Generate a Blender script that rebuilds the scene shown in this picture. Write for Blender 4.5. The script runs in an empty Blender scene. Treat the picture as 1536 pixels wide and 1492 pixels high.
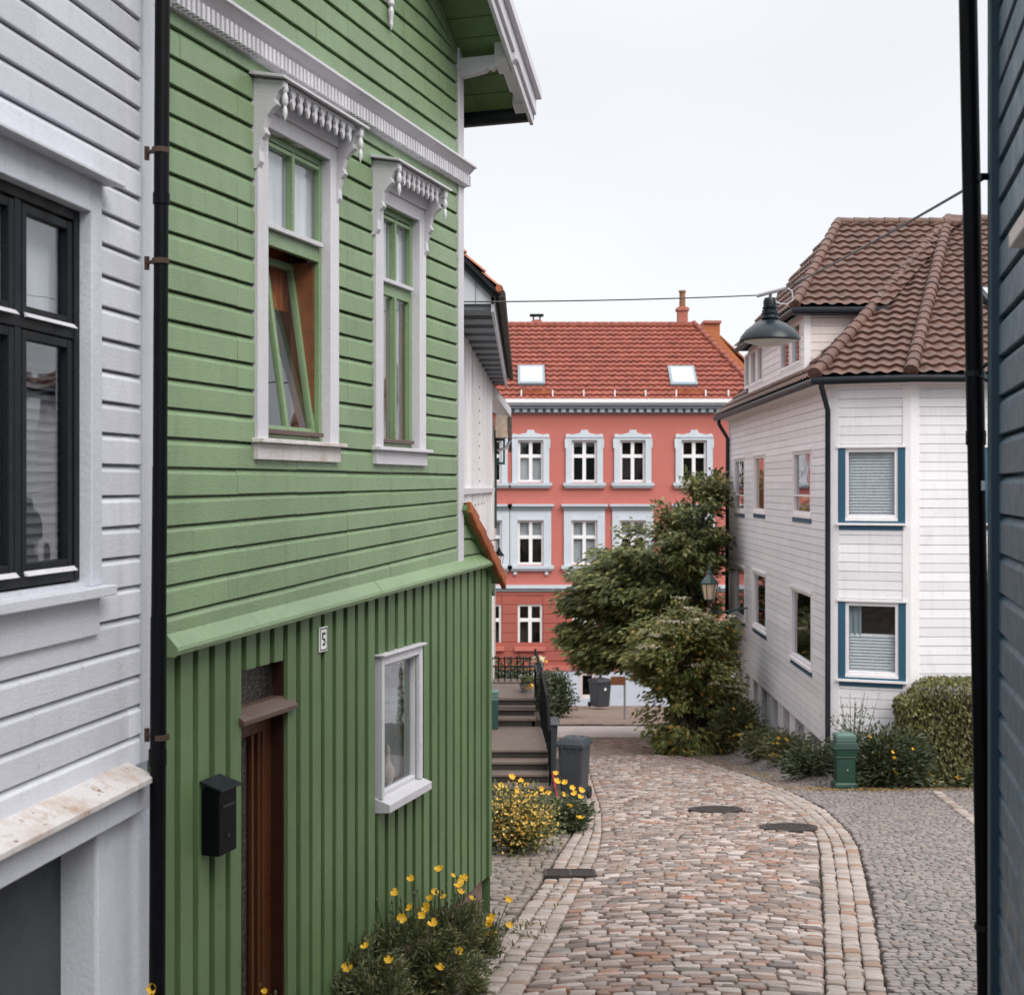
import bpy, math, random
import numpy as np
from mathutils import Vector
random.seed(7); RNG = np.random.default_rng(7)
C = bpy.context.scene.collection
R = math.radians
# ---------------------------------------------------------------- camera, sky, sun, exposure
# x = right, y = forward down the lane, z = up, metres; the eye is at the origin
cam = bpy.data.cameras.new('camera'); camo = bpy.data.objects.new('camera', cam); C.objects.link(camo)
camo.location = (0, 0, 0); camo.rotation_euler = (R(90), 0, 0)
cam.sensor_width = 36; cam.lens = 2000/1536*36; cam.shift_y = -16/1536
cam.clip_start = .05; cam.clip_end = 3000
cam.dof.use_dof = True; cam.dof.focus_distance = 10.5; cam.dof.aperture_fstop = 4.0
S = bpy.context.scene; S.camera = camo
S.view_settings.view_transform = 'Standard'; S.view_settings.look = 'None'
S.view_settings.exposure = 0.22; S.view_settings.gamma = 1
SUN_EL, SUN_ROT = R(46), R(144)
w = bpy.data.worlds.new('World'); S.world = w; w.use_nodes = True
nt = w.node_tree; nt.nodes.clear()
def wn(t, **k):
    n = nt.nodes.new(t)
    for a, b in k.items(): setattr(n, a, b)
    return n
out = wn('ShaderNodeOutputWorld'); bg = wn('ShaderNodeBackground')
sky = wn('ShaderNodeTexSky', sky_type='NISHITA', sun_disc=False, sun_elevation=SUN_EL, sun_rotation=SUN_ROT)
hs = wn('ShaderNodeHueSaturation'); hs.inputs['Saturation'].default_value = .25; hs.inputs['Value'].default_value = .05
nt.links.new(sky.outputs[0], hs.inputs['Color'])
tc = wn('ShaderNodeTexCoord'); sp = wn('ShaderNodeSeparateXYZ'); nt.links.new(tc.outputs['Generated'], sp.inputs[0])
cr = wn('ShaderNodeValToRGB')                      # overcast deck: pale at the horizon, brighter overhead
e = cr.color_ramp.elements
e[0].position = .30; e[0].color = (.225, .230, .238, 1)
e[1].position = 1.0; e[1].color = (.80, .815, .85, 1)
x = e.new(.40); x.color = (.252, .257, .266, 1)
nt.links.new(sp.outputs['Z'], cr.inputs[0])
nz = wn('ShaderNodeTexNoise'); nz.inputs['Scale'].default_value = 1.7; nz.inputs['Detail'].default_value = 4
nt.links.new(tc.outputs['Generated'], nz.inputs['Vector'])
nr = wn('ShaderNodeMapRange'); nr.inputs['From Min'].default_value = .3; nr.inputs['From Max'].default_value = .7
nr.inputs['To Min'].default_value = 2.28; nr.inputs['To Max'].default_value = 2.66
nt.links.new(nz.outputs['Fac'], nr.inputs['Value'])
mu = wn('ShaderNodeVectorMath', operation='SCALE'); nt.links.new(cr.outputs[0], mu.inputs[0]); nt.links.new(nr.outputs[0], mu.inputs['Scale'])
ad = wn('ShaderNodeVectorMath', operation='ADD'); nt.links.new(mu.outputs[0], ad.inputs[0]); nt.links.new(hs.outputs[0], ad.inputs[1])
nt.links.new(ad.outputs[0], bg.inputs['Color']); bg.inputs['Strength'].default_value = 1.0
nt.links.new(bg.outputs[0], out.inputs[0])
sl = bpy.data.lights.new('sun', 'SUN'); sl.energy = 2.3; sl.angle = R(40); sl.color = (1, .96, .91)
so = bpy.data.objects.new('sun', sl); C.objects.link(so); so.rotation_euler = (R(44), 0, R(36))

# ---------------------------------------------------------------- helpers
F = 2000.0
def at(px, py, d): return np.array(((px-768)/F*d, d, (730-py)/F*d))
def sm(a, b, x):
    t = min(1, max(0, (x-a)/(b-a))); return t*t*(3-2*t)
_D = np.arange(-40, 400, .25)
_sl = np.interp(_D, [0, 29, 33, 52, 60], [.13, .13, .104, .10, 0.0])
_Z = np.concatenate([[0], np.cumsum(_sl[:-1]*.25)]); _Z = -2.25-(_Z-np.interp(0, _D, _Z))
def g0(d): return float(np.interp(d, _D, _Z))
def G(x, d):
    rise = (.32*sm(23.5, 24.8, d)+.5*sm(25, 38, d))*sm(4.9, 5.9, x)*(1-sm(40, 44, d))
    return g0(d)+rise
def hit(px, py):
    lo, hi = .5, 200
    t = (py-730)/F
    for _ in range(50):
        m = (lo+hi)/2
        if -g0(m) > t*m: lo = m
        else: hi = m
    return ((px-768)/F*lo, lo)

def wloc(o):
    v = Vector((0, 0, 0))
    while o is not None: v = v+o.location; o = o.parent
    return np.array(v)
def tag(o, label=None, cat=None, group=None, kind=None):
    for k, v in (('label', label), ('category', cat), ('group', group), ('kind', kind)):
        if v: o[k] = v
    return o
def thing(name, label, cat, loc=(0, 0, 0), group=None):
    o = bpy.data.objects.new(name, None); C.objects.link(o); o.location = tuple(float(a) for a in loc); o.empty_display_size = .2
    return tag(o, label, cat, group)

class MB:
    def __init__(s): s.v = []; s.f = []; s.n = 0
    def add(s, V, Fs):
        V = np.asarray(V, float).reshape(-1, 3); s.v.append(V)
        s.f.extend([tuple(i+s.n for i in f) for f in Fs]); s.n += len(V); return s
    def quads(s, Q):
        Q = np.asarray(Q, float); n = len(Q)
        s.v.append(Q.reshape(-1, 3)); b = s.n
        s.f.extend([(b+4*i, b+4*i+1, b+4*i+2, b+4*i+3) for i in range(n)]); s.n += 4*n; return s
    def quad(s, a, b, c, d): return s.add([a, b, c, d], [(0, 1, 2, 3)])
    def hexa(s, lo, hi):           # two corresponding quads
        return s.add(list(lo)+list(hi), [(3, 2, 1, 0), (4, 5, 6, 7), (0, 1, 5, 4), (1, 2, 6, 5), (2, 3, 7, 6), (3, 0, 4, 7)])
    def box(s, x0, x1, y0, y1, z0, z1):
        return s.hexa([(x0, y0, z0), (x1, y0, z0), (x1, y1, z0), (x0, y1, z0)], [(x0, y0, z1), (x1, y0, z1), (x1, y1, z1), (x0, y1, z1)])
    def prism(s, poly, vec):       # extrude a planar polygon
        P = np.asarray(poly, float); n = len(P); Q = P+np.asarray(vec, float)
        return s.add(np.vstack([P, Q]), [tuple(range(n-1, -1, -1)), tuple(range(n, 2*n))]+[(i, (i+1) % n, n+(i+1) % n, n+i) for i in range(n)])
    def tube(s, pts, r, n=10, cap=True):
        pts = [np.asarray(p, float) for p in pts]; rr = r if hasattr(r, '__len__') else [r]*len(pts)
        rings = []; prev = None
        for i, p in enumerate(pts):
            t = pts[min(i+1, len(pts)-1)]-pts[max(i-1, 0)]; t = t/(np.linalg.norm(t)+1e-9)
            if prev is None:
                a = np.cross(t, (0, 0, 1.0));
                if np.linalg.norm(a) < 1e-3: a = np.cross(t, (1.0, 0, 0))
            else: a = prev-t*np.dot(prev, t)
            a = a/np.linalg.norm(a); prev = a; b = np.cross(t, a)
            th = np.arange(n)*2*math.pi/n
            rings.append(p+rr[i]*(np.outer(np.cos(th), a)+np.outer(np.sin(th), b)))
        m = len(pts); fs = []
        for i in range(m-1):
            for j in range(n): fs.append((i*n+j, i*n+(j+1) % n, (i+1)*n+(j+1) % n, (i+1)*n+j))
        if cap: fs += [tuple(range(n-1, -1, -1)), tuple((m-1)*n+j for j in range(n))]
        return s.add(np.vstack(rings), fs)
    def lathe(s, c, prof, n=20, axis=(0, 0, 1)):
        c = np.asarray(c, float); ax = np.asarray(axis, float); ax = ax/np.linalg.norm(ax)
        a = np.cross(ax, (1.0, 0, 0));
        if np.linalg.norm(a) < 1e-3: a = np.cross(ax, (0, 1.0, 0))
        a = a/np.linalg.norm(a); b = np.cross(ax, a); th = np.arange(n)*2*math.pi/n
        V = np.vstack([c+ax*h+r*(np.outer(np.cos(th), a)+np.outer(np.sin(th), b)) for r, h in prof]); m = len(prof)
        fs = [(i*n+j, i*n+(j+1) % n, (i+1)*n+(j+1) % n, (i+1)*n+j) for i in range(m-1) for j in range(n)]
        if prof[0][0] > 1e-4: fs.append(tuple(range(n-1, -1, -1)))
        if prof[-1][0] > 1e-4: fs.append(tuple((m-1)*n+j for j in range(n)))
        return s.add(V, fs)
    def build(s, name, mat, parent=None, loc=None, smooth=False, bevel=0, label=None):
        V = np.vstack(s.v) if s.v else np.zeros((0, 3))
        base = wloc(parent) if parent is not None else (np.asarray(loc, float) if loc is not None else np.zeros(3))
        me = bpy.data.meshes.new(name); me.from_pydata((V-base).tolist(), [], s.f); me.update()
        o = bpy.data.objects.new(name, me); C.objects.link(o)
        if parent is not None: o.parent = parent
        elif loc is not None: o.location = tuple(float(a) for a in loc)
        me.materials.append(mat)
        if smooth:
            me.polygons.foreach_set('use_smooth', [True]*len(me.polygons))
            if smooth != 'all':
                me.set_sharp_from_angle(angle=R(40))
        if bevel:
            b = o.modifiers.new('bevel', 'BEVEL'); b.width = bevel; b.segments = 2; b.limit_method = 'ANGLE'; b.angle_limit = R(40)
        if label: o['label'] = label
        return o

class Fr:                           # a vertical wall plane: u along, z up, w outwards (to the lane)
    def __init__(s, a, b):
        s.a = np.array(a, float); d = np.array(b, float)-s.a; s.L = np.linalg.norm(d); s.t = d/s.L
        s.n = np.array((s.t[1], -s.t[0]))
        if np.dot(s.n, -s.a) < 0: s.n = -s.n
    def p(s, u, z, w=0.0):
        q = s.a+s.t*u+s.n*w; return np.array((q[0], q[1], z))
    def u(s, px, w=0.0):            # where a sight line meets the wall
        k = (px-768)/F; o = s.a+s.n*w
        return (k*o[1]-o[0])/(s.t[0]-k*s.t[1])
    def z(s, px, py, w=0.0):
        return (730-py)/F*s.p(s.u(px, w), 0, w)[1]
    def box(s, m, u0, u1, z0, z1, w0, w1, za=None, zb=None):
        # za/zb: z shift of the far end
        za = za or 0
        m.hexa([s.p(u0, z0, w0), s.p(u1, z0+za, w0), s.p(u1, z0+za, w1), s.p(u0, z0, w1)],
               [s.p(u0, z1, w0), s.p(u1, z1+za, w0), s.p(u1, z1+za, w1), s.p(u0, z1, w1)]); return m
def bx(fr, *a, **k): return fr.box(MB(), *a, **k)

def wallmesh(fr, u0, u1, z0, z1, holes=(), depth=.14, w=0.0, m=None):
    m = m or MB()
    us = sorted({u0, u1, *[h[0] for h in holes], *[h[1] for h in holes]}); us = [x for x in us if u0 <= x <= u1]
    zs = sorted({z0, z1, *[h[2] for h in holes], *[h[3] for h in holes]}); zs = [x for x in zs if z0 <= x <= z1]
    for a, b in zip(us[:-1], us[1:]):
        for c, d in zip(zs[:-1], zs[1:]):
            mu_, mz = (a+b)/2, (c+d)/2
            if any(h[0] < mu_ < h[1] and h[2] < mz < h[3] for h in holes): continue
            m.quad(fr.p(a, c, w), fr.p(b, c, w), fr.p(b, d, w), fr.p(a, d, w))
    for h in holes:
        a, b, c, d = h
        for (p, q) in (((a, c), (b, c)), ((b, c), (b, d)), ((b, d), (a, d)), ((a, d), (a, c))):
            m.quad(fr.p(p[0], p[1], w), fr.p(q[0], q[1], w), fr.p(q[0], q[1], w-depth), fr.p(p[0], p[1], w-depth))
    return m

def siding(fr, u0, u1, z0, z1, pitch, holes=(), lip=.026, topline=None, dz=None, jit=.0015, joints=0, style=0, m=None, fit=None):
    """horizontal weatherboards; topline(u) clips under a gable; dz(u,z) is the sag of the old wall"""
    m = m or MB(); dz = dz or (lambda u, z: 0)
    nb = max(1, round((z1-z0)/pitch)); pitch = (z1-z0)/nb
    prof = [(0, -.03), (0, lip-.002), (.02, lip), (.74, lip*.95), (.78, lip*.86), (.93, lip*.08), (.938, -.03), (1.0, -.03)] if style == 0 else [(0, -.012), (0, lip), (.945, lip*.72), (.95, -.012), (1.0, -.012)]
    for k in range(nb):
        a, b = z0+k*pitch, z0+(k+1)*pitch
        cuts = {u0, u1}
        for h in holes:
            if h[2] < b-1e-4 and h[3] > a+1e-4: cuts |= {h[0], h[1]}
        for _ in range(joints): 
            if random.random() < (.8 if style == 0 else .22): cuts.add(random.uniform(u0, u1))
        if topline is not None or dz: 
            for t in np.linspace(u0, u1, 7)[1:-1]: cuts.add(float(t)) if topline is not None else None
        cs = sorted(c for c in cuts if u0 <= c <= u1)
        for ua, ub in zip(cs[:-1], cs[1:]):
            if ub-ua < .012: continue
            um = (ua+ub)/2; zs = [(a, b)]
            for h in holes:
                if h[0] < um < h[1]:
                    nz_ = []
                    for (p, q) in zs:
                        if h[2] > p: nz_.append((p, min(q, h[2])))
                        if h[3] < q: nz_.append((max(p, h[3]), q))
                    zs = [x for x in nz_ if x[1]-x[0] > .004]
            for (p, q) in zs:
                j = random.uniform(-jit, jit); sag = [random.uniform(-jit, jit)*1.2 for _ in range(2)]
                t0, t1 = (p-a)/pitch, (q-a)/pitch
                pr = [(max(t0, min(t1, t)), ww) for t, ww in prof]
                if topline is not None:
                    lim = max(topline(ua), topline(ub))
                    if a > lim: continue
                L = []; Rr = []
                for (t, ww) in pr:
                    z = a+t*pitch
                    za, zb = (min(z, topline(ua)), min(z, topline(ub))) if topline else (z, z)
                    L.append(fr.p(ua+.0008, za+dz(ua, z)+sag[0], ww+j)); Rr.append(fr.p(ub-.0008, zb+dz(ub, z)+sag[1], ww+j))
                n = len(pr)
                m.add(L+Rr, [(i, i+1, n+i+1, n+i) for i in range(n-1)]+[tuple(range(n)), tuple(range(2*n-1, n-1, -1))])
    return m

# ---------------------------------------------------------------- materials
def mat(name, build):
    m = bpy.data.materials.new(name); m.use_nodes = True; t = m.node_tree; t.nodes.clear()
    o = t.nodes.new('ShaderNodeOutputMaterial'); b = t.nodes.new('ShaderNodeBsdfPrincipled'); t.links.new(b.outputs[0], o.inputs[0])
    build(t, b, o); return m
def N(t, ty, **k):
    n = t.nodes.new(ty)
    for a, v in k.items():
        if a in n.inputs: n.inputs[a].default_value = v
        else: setattr(n, a, v)
    return n
def noise(t, scale, detail=4, vec=None, stretch=None, rough=.55):
    c = N(t, 'ShaderNodeTexCoord'); n = N(t, 'ShaderNodeTexNoise', Scale=scale, Detail=detail, Roughness=rough)
    if stretch:
        mp = N(t, 'ShaderNodeMapping'); mp.inputs['Scale'].default_value = stretch; t.links.new(c.outputs['Object'], mp.inputs[0]); t.links.new(mp.outputs[0], n.inputs['Vector'])
    else: t.links.new(c.outputs['Object'], n.inputs['Vector'])
    return n.outputs['Fac']
def ramp(t, fac, stops):
    r = N(t, 'ShaderNodeValToRGB'); e = r.color_ramp.elements
    while len(e) > 1: e.remove(e[-1])
    e[0].position = stops[0][0]; e[0].color = (*stops[0][1], 1)
    for p, c in stops[1:]:
        x = e.new(p); x.color = (*c, 1)
    t.links.new(fac, r.inputs[0]); return r.outputs[0]
def mixc(t, fac, a, b, mode='MIX'):
    n = N(t, 'ShaderNodeMix', data_type='RGBA', blend_type=mode)
    for sock, v in ((n.inputs[0], fac), (n.inputs[6], a), (n.inputs[7], b)):
        if hasattr(v, 'is_output'): t.links.new(v, sock)
        else: sock.default_value = (*v, 1) if hasattr(v, '__len__') else v
    return n.outputs[2]
def maprange(t, v, a, b, c, d):
    n = N(t, 'ShaderNodeMapRange'); t.links.new(v, n.inputs[0])
    for i, x in enumerate((a, b, c, d)): n.inputs[i+1].default_value = x
    return n.outputs[0]
def island(t): return N(t, 'ShaderNodeNewGeometry').outputs['Random Per Island']
def bump(t, b, h, s=.3, d=.01):
    n = N(t, 'ShaderNodeBump', Strength=s, Distance=d); t.links.new(h, n.inputs['Height']); t.links.new(n.outputs[0], b.inputs['Normal'])
def dk(c, k): return tuple(min(1, x*k) for x in c)
def paint(name, col, rough=.42, var=.14, dirt=.35, dirtcol=(.16, .14, .12), isl=.12, grain=(6, 6, 60), chips=0, chipcol=(.3, .27, .23), dirt_at=.56, bs=.25, spec=.5):
    # weathered oil paint: tone drift, speckle, dirt, run-down streaks, chips
    def f(t, b, o):
        c = ramp(t, noise(t, 1.7, 6), [(.25, dk(col, 1-var)), (.55, col), (.8, dk(col, 1+var*.7))])
        r = maprange(t, island(t), 0, 1, 1-isl, 1+isl)
        c = mixc(t, 1.0, c, r, 'MULTIPLY') if False else c
        hsv = N(t, 'ShaderNodeHueSaturation'); t.links.new(c, hsv.inputs['Color']); t.links.new(r, hsv.inputs['Value']); c = hsv.outputs[0]
        fs = maprange(t, noise(t, 75, 3), .3, .7, .93, 1.06); h2 = N(t, 'ShaderNodeHueSaturation'); t.links.new(c, h2.inputs['Color']); t.links.new(fs, h2.inputs['Value']); c = h2.outputs[0]
        d = maprange(t, noise(t, 2.6, 8, stretch=(1.6, 1.6, .5), rough=.68), dirt_at, .8, 0, dirt)
        c = mixc(t, d, c, dirtcol)
        st = maprange(t, noise(t, 1.0, 6, stretch=(14, 14, .7), rough=.6), .55, .78, 0, dirt*.8); c = mixc(t, st, c, dirtcol)
        if chips:
            k = maprange(t, noise(t, 14, 8, rough=.7), .69-chips*.05, .71-chips*.05, 0, 1); c = mixc(t, k, c, chipcol)
        t.links.new(c, b.inputs['Base Color'])
        b.inputs['Specular IOR Level'].default_value = spec
        rr = maprange(t, noise(t, 9, 4), .3, .7, rough-.08, rough+.14); t.links.new(rr, b.inputs['Roughness'])
        bump(t, b, noise(t, 3.0, 6, stretch=grain, rough=.6), min(1, bs*1.6), .005)
    return mat(name, f)
def plain(name, col, rough=.5, metal=0, var=.08, bs=.1, scale=8, spec=.5):
    def f(t, b, o):
        c = ramp(t, noise(t, scale, 5), [(.3, dk(col, 1-var)), (.7, dk(col, 1+var))]); t.links.new(c, b.inputs['Base Color'])
        b.inputs['Roughness'].default_value = rough; b.inputs['Metallic'].default_value = metal; b.inputs['Specular IOR Level'].default_value = spec
        if bs: bump(t, b, noise(t, scale*6, 4), bs, .004)
    return mat(name, f)
def glass(name='glass', tint=(.96, .98, .98), base=.05, wob=.05):
    def f(t, b, o):
        t.nodes.remove(b)
        tr = N(t, 'ShaderNodeBsdfTransparent'); tr.inputs[0].default_value = (*tint, 1)
        gl = N(t, 'ShaderNodeBsdfGlossy'); gl.inputs['Roughness'].default_value = .015; gl.inputs[0].default_value = (.95, .97, 1, 1)
        bm = N(t, 'ShaderNodeBump', Strength=wob, Distance=.05); t.links.new(noise(t, 2.2, 2), bm.inputs['Height']); t.links.new(bm.outputs[0], gl.inputs['Normal'])
        fr = N(t, 'ShaderNodeLayerWeight', Blend=.5)
        pw = N(t, 'ShaderNodeMath', operation='POWER'); t.links.new(fr.outputs['Facing'], pw.inputs[0]); pw.inputs[1].default_value = 2.7
        fa = maprange(t, pw.outputs[0], 0, 1, base, .95)
        mx = N(t, 'ShaderNodeMixShader'); t.links.new(fa, mx.inputs[0]); t.links.new(tr.outputs[0], mx.inputs[1]); t.links.new(gl.outputs[0], mx.inputs[2]); t.links.new(mx.outputs[0], o.inputs[0])
    return mat(name, f)
def leafmat(name, stops, trans=.38, rough=.42):
    def f(t, b, o):
        c = ramp(t, island(t), stops)
        c = mixc(t, maprange(t, noise(t, 1.4, 3), .4, .7, 0, .45), c, dk(stops[-2][1], .8))
        t.links.new(c, b.inputs['Base Color']); b.inputs['Roughness'].default_value = rough
        tl = N(t, 'ShaderNodeBsdfTranslucent'); t.links.new(c, tl.inputs[0])
        mx = N(t, 'ShaderNodeMixShader'); mx.inputs[0].default_value = trans
        t.links.new(b.outputs[0], mx.inputs[1]); t.links.new(tl.outputs[0], mx.inputs[2]); t.links.new(mx.outputs[0], o.inputs[0])
    return mat(name, f)
def stone(name, stops, rough=.62, spot=.25, bs=.5, moss=0):
    def f(t, b, o):
        c = ramp(t, island(t), stops)
        n = noise(t, 26, 8, rough=.7)
        c = mixc(t, maprange(t, n, .45, .75, 0, spot), c, (.05, .045, .04))
        c = mixc(t, maprange(t, noise(t, .9, 4), .45, .7, 0, .35), c, (.20, .17, .14))
        if moss: c = mixc(t, maprange(t, noise(t, 3.3, 7, rough=.65), .58, .72, 0, moss), c, (.07, .08, .03))
        t.links.new(c, b.inputs['Base Color']); rr = maprange(t, n, .3, .7, rough-.12, rough+.12); t.links.new(rr, b.inputs['Roughness'])
        bump(t, b, n, bs, .008)
    return mat(name, f)
def tiles(name, stops, moss=.3, mosscol=(.05, .04, .03), rough=.6):
    def f(t, b, o):
        c = ramp(t, noise(t, 3.1, 6, rough=.65), stops)
        c2 = ramp(t, noise(t, 22, 4), [(.3, (.75, .75, .75)), (.7, (1.1, 1.1, 1.1))]); c = mixc(t, 1.0, c, c2, 'MULTIPLY')
        c = mixc(t, maprange(t, noise(t, 5, 8, rough=.7), .55, .72, 0, moss), c, mosscol)
        t.links.new(c, b.inputs['Base Color']); b.inputs['Roughness'].default_value = rough
        bump(t, b, noise(t, 60, 4), .3, .004)
    return mat(name, f)

M = {}
M['green'] = paint('green_paint', (.186, .272, .142), .30, .14, .48, (.10, .15, .07), isl=.06, chips=.8, chipcol=(.13, .19, .09))
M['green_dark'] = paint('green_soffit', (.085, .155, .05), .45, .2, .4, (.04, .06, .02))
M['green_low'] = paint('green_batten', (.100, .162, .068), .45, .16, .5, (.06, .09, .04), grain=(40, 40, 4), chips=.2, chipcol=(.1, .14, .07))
M['white'] = paint('old_white_paint', (.60, .61, .66), .42, .07, .28, (.30, .29, .29), chips=.5, chipcol=(.36, .34, .32))
M['trim'] = paint('white_trim', (.56, .545, .575), .42, .07, .30, (.33, .29, .28), chips=.6, chipcol=(.36, .33, .30))
M['rusty'] = paint('rusty_sill', (.60, .57, .56), .5, .08, .95, (.30, .15, .045), dirt_at=.47, chips=1.3, chipcol=(.20, .09, .03))
M['plaster'] = paint('grey_plaster', (.56, .58, .63), .7, .08, .3, (.26, .27, .30), bs=.4, grain=(14, 14, 14))
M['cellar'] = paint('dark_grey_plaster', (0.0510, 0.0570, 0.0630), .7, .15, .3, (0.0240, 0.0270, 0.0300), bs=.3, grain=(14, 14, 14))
M['iron'] = plain('black_enamel', (.003, .0035, .0045), .45, 0, .3, .08, spec=.12)
M['rust'] = plain('rusty_iron', (.05, .028, .018), .8, 0, .5, .3)
M['darkframe'] = paint('dark_window_paint', (.008, .010, .012), .42, .15, .2, (.03, .03, .03), spec=.2)
M['glass'] = glass()
M['room'] = plain('dim_room', (.020, .019, .018), .9, 0, .3, 0)
M['curtain'] = plain('sky_sheen_curtain', (.52, .53, .56), .9, 0, .08, .2, 5)  # curtain tone with the upper panes' sky reflection put in
M['curtain_red'] = plain('rust_curtain', (.38, .095, .015), .9, 0, .35, .2, 7)
M['wood_in'] = plain('varnished_wood', (.17, .065, .028), .4, 0, .3, .1, 9)
M['door'] = paint('varnished_door', (0.0714, 0.0216, 0.0070), .3, .25, .3, (0.0136, 0.0048, 0.0026), grain=(50, 50, 4))
M['door_frame'] = paint('brown_door_frame', (0.0280, 0.0090, 0.0048), .35, .2, .3, (0.0140, 0.0060, 0.0036))
M['sill_brown'] = paint('worn_brown_rail', (.10, .060, .048), .3, .2, .3, (.06, .03, .02))
M['door_dark'] = plain('door_groove', (.020, .010, .006), .5)
M['steel'] = plain('bright_steel', (.6, .6, .6), .3, 1)
M['plate'] = plain('white_enamel_plate', (.78, .78, .76), .25, 0, .03, 0)
M['bluewall'] = paint('blue_paint', (.060, .108, .150), .42, .12, .3, (.03, .05, .07))
M['bluetrim'] = paint('blue_trim', (.016, .050, .074), .42, .1, .2, (.02, .03, .05))
M['housewhite'] = paint('white_boards', (.74, .725, .745), .5, .06, .36, (.42, .36, .33), isl=.07)
M['housetrim'] = paint('white_corner_boards', (.74, .715, .725), .5, .04, .2, (.45, .4, .36))
M['blue'] = paint('petrol_blue_trim', (.018, .082, .135), .4, .1, .2, (.02, .06, .1))
M['redwall'] = paint('coral_render', (0.4850, 0.1442, 0.1166), .75, .05, .25, (0.3880, 0.1236, 0.1060), grain=(20, 20, 20), bs=.2, isl=0)
M['redlow'] = paint('coral_render_low', (.36, .095, .072), .75, .06, .3, (0.3036, 0.0828, 0.0690), grain=(20, 20, 20), bs=.2, isl=0)
M['greytrim'] = paint('blue_grey_trim', (.52, .57, .62), .55, .06, .25, (.33, .35, .37))
M['greydark'] = paint('slate_grey_trim', (.20, .25, .28), .55, .06, .25, (.12, .14, .16))
M['winwhite'] = plain('window_white', (.78, .77, .77), .4, 0, .04, 0)
M['base'] = paint('pale_blue_base', (.52, .57, .65), .7, .08, .45, (.32, .32, .33), grain=(12, 12, 12), bs=.5, isl=0)
M['redtile'] = tiles('red_tiles', [(.3, (0.1328, 0.0267, 0.0138)), (.5, (0.2284, 0.0471, 0.0250)), (.72, (0.3187, 0.0820, 0.0430))], .35)
M['browntile'] = tiles('brown_tiles', [(.3, (0.0645, 0.0295, 0.0197)), (.5, (0.1075, 0.0497, 0.0331)), (.72, (0.1568, 0.0761, 0.0528))], .40)
M['orangetile'] = tiles('orange_tiles', [(.3, (.20, .040, .014)), (.5, (.31, .075, .022)), (.72, (.38, .14, .035))], .35)
M['orange'] = paint('ochre_render', (.40, .125, .045), .8, .15, .3, (.25, .09, .03))
M['brick'] = plain('chimney_brick', (.36, .12, .09), .85, 0, .2, .4)
M['gutter'] = plain('grey_black_gutter', (.009, .012, .016), .42, 0, .2, .05, spec=.25)
M['greyhouse'] = paint('pale_grey_boards', (.50, .52, .56), .5, .08, .3, (.3, .3, .31))
M['greysoff'] = paint('grey_soffit', (.15, .17, .19), .55, .12, .3, (.08, .09, .1))
M['flaky'] = paint('flaking_white', (.74, .71, .72), .55, .05, .45, (.38, .28, .24), chips=1.0, chipcol=(.30, .22, .18), dirt_at=.52)
M['cream'] = paint('cream_boards', (.66, .58, .55), .55, .06, .3, (.4, .3, .26))
M['darkgreen'] = paint('bottle_green', (.015, .055, .048), .4, .15, .3, (.01, .02, .02))
M['boxgreen'] = paint('cabinet_green', (0.0093, 0.0456, 0.0309), .42, .2, .35, (0.0069, 0.0217, 0.0167))
M['boxgreen_l'] = paint('pale_green_lid', (0.0784, 0.1478, 0.1274), .5, .15, .4, (0.0294, 0.0601, 0.0490))
M['lampgreen'] = paint('lamp_green', (0.0350, 0.0780, 0.0720), .35, .2, .3, (0.0140, 0.0240, 0.0240))
M['lampglass'] = plain('frosted_lamp_glass', (0.8540, 0.6608, 0.4704), .35, 0, .06, 0)
M['lampblue'] = plain('enamel_shade', (.007, .015, .020), .3, 0, .2, 0, spec=.3)
M['lampin'] = plain('white_diffuser', (.72, .72, .70), .4, 0, .03, 0)
M['bin'] = plain('grey_bin_plastic', (.036, .042, .050), .45, 0, .12, .08, 20)
M['binlid'] = plain('dark_bin_lid', (.020, .028, .034), .42, 0, .15, .08, 20)
M['rubber'] = plain('black_rubber', (.010, .010, .010), .7)
M['whitebox'] = plain('sticker', (.8, .8, .8), .5, 0, .02, 0)
M['redplastic'] = plain('red_plastic', (.45, .03, .05), .4)
M['iron_cover'] = plain('cast_iron_cover', (.055, .043, .040), .55, .4, .25, .4, 30)
M['stair'] = paint('worn_stone', (0.1350, 0.1026, 0.0840), .65, .2, .5, (0.0506, 0.0378, 0.0315), grain=(12, 12, 12), bs=.5)
M['riser'] = paint('shaded_mossy_riser', (0.0255, 0.0195, 0.0156), .75, .3, .6, (0.0090, 0.0084, 0.0060), grain=(12, 12, 12), bs=.5)  # shadow under the tread overhangs put into the riser colour
M['pot'] = plain('grey_pot', (.16, .18, .20), .6)
M['wire'] = plain('cable_black', (.03, .03, .032), .5)
M['joint'] = mat('earth_joints', lambda t, b, o: (t.links.new(ramp(t, noise(t, 2.4, 8, rough=.68), [(.35, (0.0200, 0.0160, 0.0130)), (.55, (0.0375, 0.0300, 0.0230)), (.66, (0.0300, 0.0310, 0.0130)), (.8, (0.0500, 0.0425, 0.0325))]), b.inputs['Base Color']), b.inputs['Roughness'].__setattr__('default_value', .95), bump(t, b, noise(t, 40, 6), .8, .02)))
M['cobble'] = stone('road_setts', [(0, (0.0919, 0.0672, 0.0553)), (.14, (0.1754, 0.1304, 0.1076)), (.30, (0.2840, 0.2252, 0.1960)), (.46, (0.2255, 0.1304, 0.0884)), (.58, (0.3508, 0.2845, 0.2498)), (.72, (0.4343, 0.3634, 0.3305)), (.80, (0.1295, 0.1145, 0.1114)), (.88, (0.2757, 0.1225, 0.0653)), (.95, (0.4845, 0.4188, 0.3844)), (1, (0.2005, 0.1581, 0.1269))], .5, moss=.12)
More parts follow.
